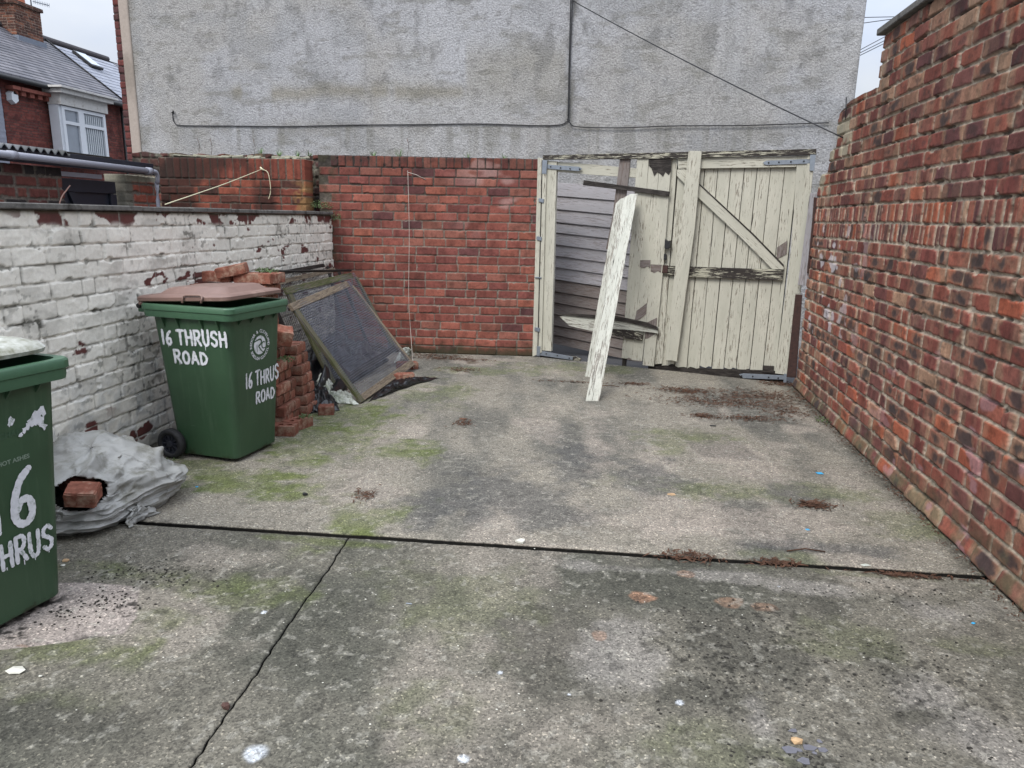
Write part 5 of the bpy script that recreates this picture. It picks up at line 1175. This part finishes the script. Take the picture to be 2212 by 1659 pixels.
# ---------------------------------------------------------------- mesh frames
def mesh_frame(name, q, sw, wmat, wires, wood_m, label, lrail=True, pitch=.021, skip=(), bot=True):
    """q: BL, BR, TR, TL"""
    BL, BR, TR, TL = [np.array(p, float) for p in q]
    nn = np.cross(BR - BL, TL - BL); nn /= np.linalg.norm(nn); nn = nn if nn[0] > 0 else -nn
    par = empty(name, BL, label, 'mesh frame', 'old wire mesh frames leaning by the white wall')
    pt = lambda s, t, o=0: (BL * (1 - s) + BR * s) * (1 - t) + (TL * (1 - s) + TR * s) * t + nn * o
    Wd, Ht = np.linalg.norm(BR - BL), np.linalg.norm(TL - BL); a, b = sw / Wd, sw / Ht
    def rect(s0, s1, t0, t1, nm, mat, o=0, th=.03): slab(nm, [pt(s0, t0, o), pt(s1, t0, o), pt(s1, t1, o), pt(s0, t1, o)], th, mat, par, n=nn, bev=.003)
    rect(0, a, 0, 1 - b, 'stile', wood_m[0]); rect(-.01, .93, 1 - b, 1, 'top_rail', wood_m[1], .002)
    if bot: rect(a, 1, 0, b, 'bottom_rail', wood_m[2], .004)
    if 'r' not in skip: rect(1 - a * .6, 1, b, 1 - b, 'stile', wood_m[3])
    bm = bmesh.new()
    def wire(s0, t0, s1, t1, o):
        n = 7; pts = []
        for i in range(n + 1):
            s, t = s0 + (s1 - s0) * i / n, t0 + (t1 - t0) * i / n
            bulge = .02 * math.sin(math.pi * min(max(s, 0), 1)) * math.sin(math.pi * min(max(t, 0), 1)) + .006 * math.sin(9 * s + 7 * t); pts.append(pt(s + .004 * math.sin(5 * t), t + .006 * math.sin(7 * s), o + bulge - .006))
        tube_bm(bm, pts, .0015, 3, False)
    k = int(Wd / pitch)
    for i in range(k): wire(i / k, 0.01, i / k, .99, 0)
    k = int(Ht / pitch)
    for i in range(k): wire(.01, i / k, .99, i / k, .0015)
    bm_obj('wire_mesh', bm, wires, par); return par
F1 = [(-1.985, 5.75, .015), (-1.89, 7.20, .06), (-2.565, 7.15, .94), (-2.535, 5.63, .865)]
mesh_frame('mesh_frame', F1, .065, 0, m_wire, [m_mossw, m_tanw, m_tanw, m_tanw], 'front wire mesh frame with pale wooden rails, leaning over the rubbish')
F2 = [(-2.36, 6.12, .02), (-2.16, 7.45, .16), (-2.60, 7.43, 1.0), (-2.73, 5.98, .96)]
mesh_frame('mesh_frame', F2, .065, 0, m_wire, [m_mossw, m_mossw, m_dark, m_mossw], 'mossy green wire mesh frame just behind the front one, farther up the wall')
F3 = [(-2.62, 6.1, .04), (-2.5, 7.7, .05), (-2.86, 7.65, 1.03), (-2.88, 5.9, 1.0)]
mesh_frame('mesh_frame', F3, .045, 0, m_wire2, [m_dark, m_tanw, m_dark, m_dark], 'dark wire mesh frame between the mossy frame and the rearmost one', pitch=.03)
F4 = [(-2.82, 6.2, .04), (-2.75, 7.7, .05), (-2.98, 7.65, 1.07), (-2.985, 5.9, 1.06)]
mesh_frame('mesh_frame', F4, .04, 0, m_wire2, [m_dark, m_dark, m_dark, m_dark], 'rearmost dark mesh frame lying flat against the white wall', pitch=.03)

# ---------------------------------------------------------------- crumpled sheets: sacks, black plastic, scraps
def crumple(name, base, amp, mat, label, cat, seed, n=46, z=.0, freq=9, group=None, lift=0):
    """base: outline of ground points (quad) -> crumpled sheet heaped over that area"""
    q = [np.array(p, float) for p in base]; s, t = np.meshgrid(np.linspace(0, 1, n), np.linspace(0, 1, n))
    P = ((q[0] * (1 - s[..., None]) + q[1] * s[..., None]) * (1 - t[..., None]) + (q[3] * (1 - s[..., None]) + q[2] * s[..., None]) * t[..., None])
    r1 = 1 - np.abs(2 * fbm(s * freq * .5, t * freq * .5, 3, seed) - 1); r2 = 1 - np.abs(2 * fbm(s * freq + 3, t * freq * .7, 4, seed + 5) - 1)
    dome = (np.clip(np.sin(math.pi * s), 0, 1) * np.clip(np.sin(math.pi * t), 0, 1)) ** .5
    P[..., 2] += z + .004 + amp * dome * (.25 + .75 * ss(.55, 1, r1)) + amp * .35 * (r2 ** 3) * (dome + .12) + lift * dome
    P[..., 0] += .05 * (fbm(s * 5, t * 5, 3, seed + 8) - .5) * 2 * .6; P[..., 1] += .05 * (fbm(s * 5, t * 5, 3, seed + 9) - .5)
    ny, nx = s.shape; idx = np.arange(ny * nx).reshape(ny, nx)
    o = mesh_obj(name, P.reshape(-1, 3), np.stack([idx[:-1, :-1], idx[:-1, 1:], idx[1:, 1:], idx[1:, :-1]], -1).reshape(-1, 4).tolist(), mat, None, True)
    md = o.modifiers.new('s', 'SOLIDIFY'); md.thickness = .002; tag(o, label, cat, group); return o
g = lambda x, y, z=0: gnd(*z3(x, y), z)
crumple('black_plastic', [g(375, 1470), g(690, 1440), g(640, 1290), g(400, 1250)], .10, m_bag, 'glossy black plastic bag crumpled at the foot of the brick pile', 'plastic bag', 3)
crumple('black_plastic', [g(900, 1375), g(1100, 1300), g(1460, 1185), g(1150, 1190)], .05, m_bag, 'black plastic sheet spread on the concrete under the mesh frame corner', 'plastic bag', 5, freq=14)
crumple('black_plastic', [g(1060, 1010), g(1180, 960), g(1170, 900, .02), g(1060, 930)], .22, m_bag, 'black rubbish bag wedged in the corner against the red back wall', 'plastic bag', 8)
crumple('black_plastic', [(-2.95, 5.7, 0), (-2.3, 5.8, 0), (-2.3, 7.6, 0), (-3.0, 7.6, 0)], .34, m_bag, 'large black plastic heap behind the mesh frames', 'plastic bag', 13, n=60)
crumple('plastic_scrap', [g(450, 1290), g(600, 1370), g(650, 1250, .06), g(560, 1215, .06)], .08, m_clothg, 'pale plastic scrap bunched beside the brick pile, left one', 'scrap', 17, lift=.05)
crumple('plastic_scrap', [g(600, 1385), g(840, 1395), g(760, 1320, .03), g(600, 1310, .03)], .06, m_clothg, 'pale plastic strip trailing under the front mesh frame', 'scrap', 19, freq=12)
crumple('plastic_scrap', [g(1120, 1070, .04), g(1270, 1005, .02), g(1230, 985, .08), g(1180, 965, .12)], .06, m_clothg, 'white plastic scrap in the corner by the white string', 'scrap', 23)
o = tube('stick', [(-2.93, 6.0, 1.09), (-2.6, 7.3, 1.02)], .012, m_dark); tag(o, 'thin dark stick lying over the tops of the mesh frames', 'stick')

# grey woven sack of rubble by the near bin
sack = empty('rubble_sack', (-2.62, 3.33, 0), 'torn grey woven sack of broken bricks slumped between the two bins', 'sack')
SX, SY, SZ = .33, .38, .34; ang = math.radians(60)
nu, nv = 200, 120
th, ph = np.meshgrid(np.linspace(0, 2 * math.pi, nu), np.linspace(0, 1, nv))
prof = np.clip(1 - ph ** 3.2, 0, 1) ** .5; prof = np.maximum(prof, 0); base_r = 1.0 + .10 * np.sin(2 * th + 1) + .10 * np.sin(3 * th + .5) + .05 * np.sin(5 * th)
cx_, sy_ = np.cos(th) * prof, np.sin(th) * prof
q1 = cx_ * 1.6 + .5 * sy_ - ph * .8; q2 = sy_ * 1.6 - .5 * cx_ + ph * 2.2
warp = .9 * (fbm(q1 * 1.3 + 30, q2 * 1.3, 3, 61) - .5)
wr = 1 - np.abs(2 * vn(q1 * .9 + 4 + warp, ph * 4.2 + 1.2 * sy_ + 2.2 * warp, 3) - 1)
wr3 = 1 - np.abs(2 * vn(q1 * 1.6 + 14 + 2 * warp, ph * 8. - 1.8 * cx_ + 3 * warp, 33) - 1)
wr2 = 1 - np.abs(2 * fbm(q1 * 3 + 9 + warp, q2 * 6 + 2 * warp, 3, 13) - 1)
low = fbm(q1 * 1.4 + 20, q2 * 1.4 + 3, 2, 23) - .5
fold = (1 - np.abs(2 * vn(ph * 7 + 1.5 * np.cos(th + .8) + 2.5 * warp, np.cos(th) * .8 + 5, 81) - 1)) ** 4 + .5 * (1 - np.abs(2 * vn(ph * 15 - 3 * np.cos(th) + 4 * warp, np.sin(th) * 1.4 + 9, 83) - 1)) ** 4
rad = prof * base_r * (1 + .12 * (wr ** 2 - .4) + .055 * fold + .012 * (wr2 ** 2 - .4) + .22 * low); rad = rad * (1 - .16 * ss(.16, 0, ph))
x_, y_ = SX * rad * np.cos(th), SY * rad * np.sin(th)
z_ = SZ * ph * (1 + ph * (.14 * (wr ** 2 - .4) + .03 * fold + .015 * (wr2 ** 2 - .4)) + .20 * sy_ - .12 * cx_ + .30 * low)
Xs = x_ * math.cos(.3) - y_ * math.sin(.3); Ys = x_ * math.sin(.3) + y_ * math.cos(.3)
P = np.stack([Xs - 2.655, Ys + 3.33, z_ + .003], -1)
# the hole torn in its near-left side
hc = gnd(*[v / 1.8445 for v in (300, 1980)], .17); hp = np.linalg.norm((P - np.array([-2.50, 3.02, .225])) / np.array([.13, .16, .085]), axis=-1) + .25 * (fbm(th * 6, ph * 14, 2, 5) - .5)
idx = np.arange(nv * nu).reshape(nv, nu); fcs = np.stack([idx[:-1, :-1], idx[:-1, 1:], idx[1:, 1:], idx[1:, :-1]], -1).reshape(-1, 4)
inh = (hp < 1).ravel()
inh &= (P[..., 1] < 3.2).ravel()
P[..., 0:2] += ((hp < 1.25) & (hp >= 1))[..., None] * np.array([.008, -.012])
fcs = [f for f in fcs.tolist() if not all(inh[i] for i in f)]
so_ = mesh_obj('sack_cloth', P.reshape(-1, 3), fcs, m_sack, sack, True); md = so_.modifiers.new('s', 'SOLIDIFY'); md.thickness = .003
def flap(nm, q, amp, seed, mat=m_sack):
    o = crumple(nm, q, amp, mat, None, None, seed, n=40, freq=8); 
    for k_ in ('label', 'category'): 
        if k_ in o: del o[k_]
    setp(o, sack); return o
zb = lambda x, y, z=0: gnd(x * .72333 / 1.8445, (1300 + .72333 * y) / 1.8445, z)
flap('sack_tail', [zb(800, 960), zb(1010, 890), zb(930, 800, .07), zb(800, 760, .16)], .07, 33)
flap('sack_mouth', [zb(640, 730, .30), zb(900, 800, .12), zb(940, 790, .16), zb(740, 640, .30)], .05, 37)
flap('sack_fold', [zb(700, 1120), zb(860, 1040), zb(840, 950, .05), zb(720, 1010, .08)], .03, 39)
o = mesh_obj('dark_interior', [(-2.9, 3.1, .01), (-2.45, 3.1, .01), (-2.45, 3.6, .2), (-2.9, 3.6, .2), (-2.7, 3.15, .16), (-2.5, 3.2, .15)], [(0, 1, 5, 4), (4, 5, 2, 3)], m_soil, sack)  # dark sheet standing in for the shade inside the torn hole
put(BHf[1], (-2.485, 3.02, .218), (.25, .1, .35), 'broken brick sticking out of the hole in the grey sack', 'bricks spilling from the grey sack').scale = (1.15, 1.1, 1.1)
put(BM[2], (-2.60, 3.15, .20), (.1, .2, -.4), 'whole brick lying inside the torn grey sack', 'bricks spilling from the grey sack')
put(BHf[2], zb(745, 715, .22), (.3, .5, .4), 'orange brick piece poking out of the back of the grey sack', 'bricks spilling from the grey sack')

# ---------------------------------------------------------------- strings
a = BW.at(881, 372, .03); b = gnd(893, 795, .03)
o = tube('string', spline([a, BW.at(884, 500, .04), BW.at(883, 640, .06), BW.at(888, 730, .12), b], 8), .0032, m_str, None, 6); tag(o, 'thin white string hanging down the red brick wall', 'string')
tube('knot', [a + [0, 0, .015], a + BW.n * .03, BW.at(900, 378, .02), BW.at(920, 388, .012)], .004, m_str, o, 6)
a = NB2.at(*zA(1650, 1065), .02); b = WW.pt(5.0, 1.64, -.05); b = WW.at(*zA(1040, 1287), -.02)
o = tube('string', spline([b, (a + b) / 2 - np.array([0, 0, .01]), a], 6), .0038, m_yel, None, 6); tag(o, 'pale yellow string tied tight from the sooty wall down to the coping', 'string')
tube('loose_end', spline([a, NB2.at(*zA(1685, 1085), .03), NB2.at(*zA(1700, 1150), .03), NB2.at(*zA(1703, 1210), .03), NB2.at(*zA(1690, 1255), .03)], 6), .004, m_yel, o, 6)
tube('knot', [a + [-.02, 0, .02], a, a + [.02, 0, -.01]], .010, m_yel, o, 6)

# ---------------------------------------------------------------- weeds, litter, debris
def weed(p, n, r, hgt, mat, label, seed, grass=False, up=1.):
    rnd = random.Random(seed); bm = bmesh.new(); p = np.array(p, float)
    for i in range(n):
        a = rnd.uniform(0, 2 * math.pi); rr_ = r * rnd.random() ** .6; c = p + np.array([math.cos(a) * rr_, math.sin(a) * rr_, rnd.random() * hgt * (1 - rr_ / r * .5)])
        if grass:
            e_ = c + np.array([math.cos(a) * .4 * hgt, math.sin(a) * .4 * hgt, hgt * rnd.uniform(.5, 1.3)]); w_ = np.array([-math.sin(a), math.cos(a), 0]) * .0035; c = p + np.array([math.cos(a), math.sin(a), 0]) * rr_ * .3
            bm.faces.new([bm.verts.new(q) for q in (c - w_, c + w_, e_)])
        else:
            d = Vector([rnd.gauss(0, 1) for _ in range(3)]).normalized(); s = d.orthogonal().normalized(); L_ = rnd.uniform(.008, .018)
            d_, s_ = np.array(d) * L_, np.array(s) * L_ * .45
            bm.faces.new([bm.verts.new(q) for q in (c, c + d_ * .5 + s_, c + d_, c + d_ * .5 - s_)])
    o = bm_obj('weed', bm, mat); tag(o, label, 'weed', 'small weeds growing from the walls and bricks'); return o
weed(np.array(BW.pt(-.10, 1.66, .06)), 260, .13, .10, m_leaf, 'leafy green weed at the far end of the white wall coping', 1)
weed(np.array(BW.pt(.06, 1.52, .05)), 90, .06, .12, m_leaf, 'small creeper hanging in the corner below the coping end', 2)
weed((-2.50, 5.15, 1.16), 150, .09, .03, m_leaf, 'low weed growing on top of the brick pile', 3)
weed((-2.30, 4.96, .53), 110, .07, .03, m_leaf, 'weed sprouting halfway up the brick pile', 4)
weed((-2.17, 4.97, .09), 70, .05, .02, m_leaf, 'weed growing on the holed brick at the foot of the pile', 5)
weed(gnd(1793, 910, .01), 160, .12, .04, m_leaf, 'weed in the joint at the foot of the right wall', 6)
weed(gnd(355, 985, .0), 120, .16, .03, m_leaf, 'weed and moss behind the bin wheel at the foot of the white wall', 7)
LW = ['leftmost', 'second from the left', 'third from the left', 'fourth from the left', 'fifth from the left', 'sixth from the left', 'seventh from the left']
for i, px in enumerate((560, 600, 640, 665)):
    u_, z_ = OB.uv(px, 322); weed(OB.pt(u_, float(z_old(np.array(u_))), -.03), 22, .05, .05, m_leaf2, f'grass tuft on the old dark wall, {LW[i]}', 20 + i, True)
for i, px in enumerate((805, 860, 1010, 1090)):
    u_, z_ = BW.uv(px, 336); weed(BW.pt(u_, 2.24, -.05), 22, .05, .05 if i != 1 else .07, m_leaf2, f'grass tuft on top of the neat red wall, {LW[i]}', 30 + i, True)
for i, (px, py) in enumerate(((425, 335), (452, 333), (878, 326), (545, 334))):
    pl = OB if px < 700 else BW; u_, z_ = pl.uv(px, py + 8); b0 = pl.pt(u_, 2.25, -.05)
    o = tube('dry_stalk', [b0, b0 + [.02, 0, .1], b0 + [.0, 0, .19]], .0025, m_dleaf, None, 4); tag(o, f'thin dry stalk standing on the wall top, {LW[i if i != 3 else 2] if i < 2 else ("only one on the neat red wall" if i == 2 else "third one on the old dark wall")}', 'stalk')
# leaf and twig litter: nobody could count it
rr = random.Random(77); bm = bmesh.new()
def flake(p, L_, w_, a, z):
    d = np.array([math.cos(a), math.sin(a), rr.uniform(-.1, .25)]) * L_; s = np.array([-math.sin(a), math.cos(a), rr.uniform(-.3, .3)]) * w_
    bm.faces.new([bm.verts.new(q) for q in (p - d / 2 + [0, 0, z], p + s / 2 + [0, 0, z + .003], p + d / 2 + [0, 0, z + .002], p - s / 2 + [0, 0, z])])
def scatter(px, py, rx_, ry_, n, L_=(.015, .065), w_=(.003, .010)):
    n = int(n * 1.9)
    c = gnd(px, py)
    for _ in range(n): flake(c + np.array([rr.gauss(0, rx_), rr.gauss(0, ry_), 0]), rr.uniform(*L_), rr.uniform(*w_), rr.uniform(0, 6.3), rr.uniform(.004, .012))
for a in ((1480, 845, .16, .07, 260), (1560, 870, .30, .10, 420), (1650, 855, .25, .12, 360), (1620, 905, .18, .05, 160), (1520, 900, .06, .04, 90), (1700, 890, .1, .1, 120), (1370, 830, .08, .03, 70), (1690, 830, .12, .06, 200), (1240, 826, .2, .02, 60),
          (960, 775, .25, .05, 200), (1000, 800, .1, .06, 90), (935, 768, .2, .03, 100), (1000, 915, .04, .05, 60), (1758, 1092, .05, .03, 120), (790, 1070, .04, .05, 40), (700, 870, .08, .1, 60), (1490, 1205, .08, .03, 90), (1680, 1218, .06, .02, 80), (1960, 1245, .12, .01, 80), (740, 840, .1, .2, 90)): scatter(*a)
bm_a = bm; o = bm_obj('leaf_litter', bm, m_dleaf); tag(o, 'brown twigs and leaf fragments strewn in front of the gate', 'litter', kind='stuff')
bm = bmesh.new()
for _ in range(700):
    t = rr.uniform(2.6, 7.2); x = 1.797 + .029 * t - .01 - abs(rr.gauss(0, .035)); flake(np.array([x, t, 0]), rr.uniform(.008, .03), rr.uniform(.003, .008), rr.uniform(0, 6.3), .004)
for _ in range(350):
    t = rr.uniform(.6, 3.4) if False else rr.uniform(-2.0, 1.85); flake(np.array([t, jy(t) + rr.uniform(-.012, .012), -.05]), rr.uniform(.01, .03), rr.uniform(.003, .008), rr.uniform(0, 6.3), .01)
o = bm_obj('edge_debris', bm, m_dleaf); tag(o, 'fine brown debris along the foot of the right wall and in the slab joint', 'litter', kind='stuff')
# crumbs of soil/black grit and pale grit: uncountable
def grit(name, mat, spots, label, seed, smin=.002, smax=.007):
    rnd = random.Random(seed); bm = bmesh.new()
    for (px, py, rx_, ry_, n) in spots:
        c = gnd(px, py); n = int(n * .65); rx_ *= 1.3; ry_ *= 1.3
        for _ in range(n):
            x, y = c[0] + rnd.gauss(0, rx_), c[1] + rnd.gauss(0, ry_)
            if y < 1.1 or x > 1.797 + .029 * y - .02: continue
            s = rnd.uniform(smin, smax); r_ = bmesh.ops.create_icosphere(bm, subdivisions=1, radius=s); 
            for v_ in r_['verts']: v_.co *= rnd.uniform(.7, 1.2)
            bmesh.ops.scale(bm, vec=(1, rnd.uniform(.6, 1), .5), verts=r_['verts']); bmesh.ops.translate(bm, vec=(x, y, s * .3), verts=r_['verts'])
    o = bm_obj(name, bm, mat); tag(o, label, 'grit', kind='stuff')
grit('soil_crumbs', m_soil, ((330, 1240, .10, .05, 150), (430, 1235, .1, .05, 40), (230, 1300, .07, .035, 120), (120, 1335, .08, .03, 80), (1560, 1360, .16, .12, 130), (1600, 1440, .12, .1, 120), (1560, 1540, .15, .08, 60), (1950, 1420, .12, .1, 90), (1980, 1280, .08, .06, 60), (1850, 1290, .1, .04, 50), (1740, 1630, .1, .04, 90), (2060, 1600, .1, .08, 50), (1755, 1095, .05, .03, 60)), 'black soil crumbs scattered over the near concrete', 3, .0025, .007)
grit('pale_grit', m_stone, ((1500, 1290, .5, .2, 50), (1200, 1400, .7, .35, 80), (600, 1450, .5, .3, 60), (1900, 1350, .25, .2, 40), (1500, 900, .8, .5, 50), (900, 1000, .8, .6, 40)), 'tiny pale stones scattered over the concrete', 5, .0015, .0042)
def shard(px, py, size, mat, nm, label, group, cat, seed, th=.004, k=5, zz=0, asp=.7):
    rnd = random.Random(seed); c = gnd(px, py); a0 = rnd.random() * 6; pts = []
    for i in range(k):
        a = a0 + 2 * math.pi * i / k + rnd.uniform(-.3, .3); r_ = size * rnd.uniform(.6, 1.1); pts.append(c + np.array([math.cos(a) * r_, math.sin(a) * r_ * asp, th + zz + rnd.uniform(0, .3) * th]))
    o = slab(nm, pts, th, mat, None, n=(0, 0, 1), bev=min(.001, th * .2)); tag(o, label, cat, group); return o
gb_ = 'scraps of bright blue plastic on the concrete'
shard(1770, 1023, .035, m_blue, 'plastic_shard', 'largest bright blue plastic scrap, near the right wall', gb_, 'plastic scrap', 1, .003, 4)
shard(1745, 1145, .018, m_blue, 'plastic_shard', 'small blue plastic scrap just behind the slab joint', gb_, 'plastic scrap', 2, .003, 4)
shard(2102, 1347, .013, m_blue, 'plastic_shard', 'blue plastic scrap nearest the camera, by the right wall', gb_, 'plastic scrap', 3, .003, 4)
shard(425, 1052, .014, m_blue, 'plastic_shard', 'tiny blue plastic scrap beside the grey sack', gb_, 'plastic scrap', 4, .003, 4)
gs = 'broken grey slate shards at the bottom right'
desc = ['large squarish slate shard at the left of the cluster', 'wide slate shard right beside the tan stone', 'narrow upper slate shard of the cluster', 'slate shard at the right of the cluster', 'bottom slate shard cut by the picture edge', 'small middle slate shard', 'far thin slate shard above the cluster', 'tiny slate chip between the larger shards']
for i, (px, py, s) in enumerate(((1706, 1620, .028), (1748, 1616, .024), (1770, 1603, .012), (1776, 1622, .018), (1738, 1645, .026), (1727, 1622, .012), (1713, 1580, .016), (1760, 1628, .010))):
    shard(px, py, s, m_slate, 'slate_shard', desc[i], gs, 'slate shard', 50 + i, .004)
def stone(px, py, r, mat, nm, label, seed, flat=.5, group=None, zz=0):
    rnd = random.Random(seed); bm = bmesh.new(); bmesh.ops.create_icosphere(bm, subdivisions=1, radius=r); c = gnd(px, py)
    for v_ in bm.verts: v_.co *= rnd.uniform(.68, 1.18); v_.co.z *= flat; v_.co.y *= .8
    bmesh.ops.translate(bm, vec=(c[0], c[1], r * flat * .75 + zz), verts=bm.verts[:]); o = bm_obj(nm, bm, mat, None, False); tag(o, label, 'stone', group); return o
stone(1718, 1603, .022, m_tan, 'stone', 'tan stone chunk beside the broken slate', 1)
stone(487, 1531, .018, m_brown_st, 'stone', 'dark brown stone lying on the long crack', 2, .8)
stone(35, 1450, .036, m_stone, 'stone', 'flat white stone at the bottom left', 3, .22); stone(88, 1462, .008, m_stone, 'stone', 'tiny white stone right of the flat white one', 4)
stone(142, 1212, .018, m_tan, 'stone', 'brown flake of stone in front of the near bin', 5, .3); stone(136, 1222, .012, m_stone, 'stone', 'white chip beside the brown flake near the bin', 6, .3)
shard(883, 1305, .022, m_steel, 'metal_pin', 'small silver metal pin lying on the near slab', None, 'pin', 9, .004, 4, 0, .25)
shard(659, 1070, .017, m_black, 'bottle_cap', 'small black cap on the back slab', None, 'cap', 10, .012, 8)
shard(1541, 921, .03, m_black, 'rubber_scrap', 'flat black scrap in front of the leaf litter', None, 'scrap', 11, .008, 6, 0, .4)
shard(1870, 1222, .026, m_clothg, 'foil_wrapper', 'crumpled silver wrapper sticking out of the slab joint', None, 'wrapper', 12, .004, 4).rotation_euler = (0, 0, 0)
shard(1125, 1172, .03, m_stone, 'shell_fragment', 'grey ribbed shell fragment in the slab joint', None, 'shell', 13, .012, 7)
shard(1450, 1068, .03, m_tan, 'dead_leaf', 'curled tan leaf in the middle of the back slab', 'dead leaves on the back slab', 'leaf', 14, .003, 6)
shard(1760, 1095, .026, m_tan, 'dead_leaf', 'pale leaf in the pile of debris near the right wall', 'dead leaves on the back slab', 'leaf', 15, .004, 5)
shard(1000, 905, .035, m_dleaf, 'dead_leaf', 'brown leaf tuft left of the leaning planks', 'dead leaves on the back slab', 'leaf', 16, .004, 7)
for i, (px, py, a, L_) in enumerate(((1700, 1190, .3, .10), (1300, 833, .1, .09), (1640, 1215, .2, .12))):
    c = gnd(px, py, .006); o = tube('twig', [c, c + [L_ * math.cos(a), L_ * math.sin(a), .006], c + [1.9 * L_ * math.cos(a - .2), 1.9 * L_ * math.sin(a - .2), .002]], .0035, m_dleaf, None, 5); tag(o, ['twig lying behind the slab joint near the right wall', 'twig beside the foot of the leaning plank', 'twig at the slab joint'][i], 'twig')

# ---------------------------------------------------------------- overhead wires and a distant pole
q = lambda px, py, y: (lambda d: np.array([0, 0, HC]) + d * (y / d[1]))(ray(px, py))
dp = empty('telegraph_pole', q(1970, 100, 26) * [1, 1, 0], 'distant pale pole top above the right wall', 'pole')
pt_ = q(1972, 26, 26); tube('shaft', [(pt_[0], 26, -.2), pt_], .16, plain('pole_wood', lin((150, 150, 150), .8), .9), dp, 10); tube('cap', [pt_, pt_ + [0, 0, .12]], .2, MATS['lead'], dp, 10)
for i, (a, b) in enumerate((((1850, 38), (1945, 36)), ((1850, 52), (1950, 38)), ((1850, 112), (1925, 72)), ((1850, 118), (1930, 78)), ((1845, 126), (1930, 84)))):
    A, B = q(*a, 25), q(*b, 26); A2 = A + (A - B) * 1.2; o = tube('overhead_wire', [A2, A, B, B + (B - A) * .6], .012, m_hub, None, 5)
    tag(o, f'thin overhead wire in the sky gap at the right, {["topmost", "second from the top", "third from the top", "fourth from the top", "lowest"][i]}', 'wire')
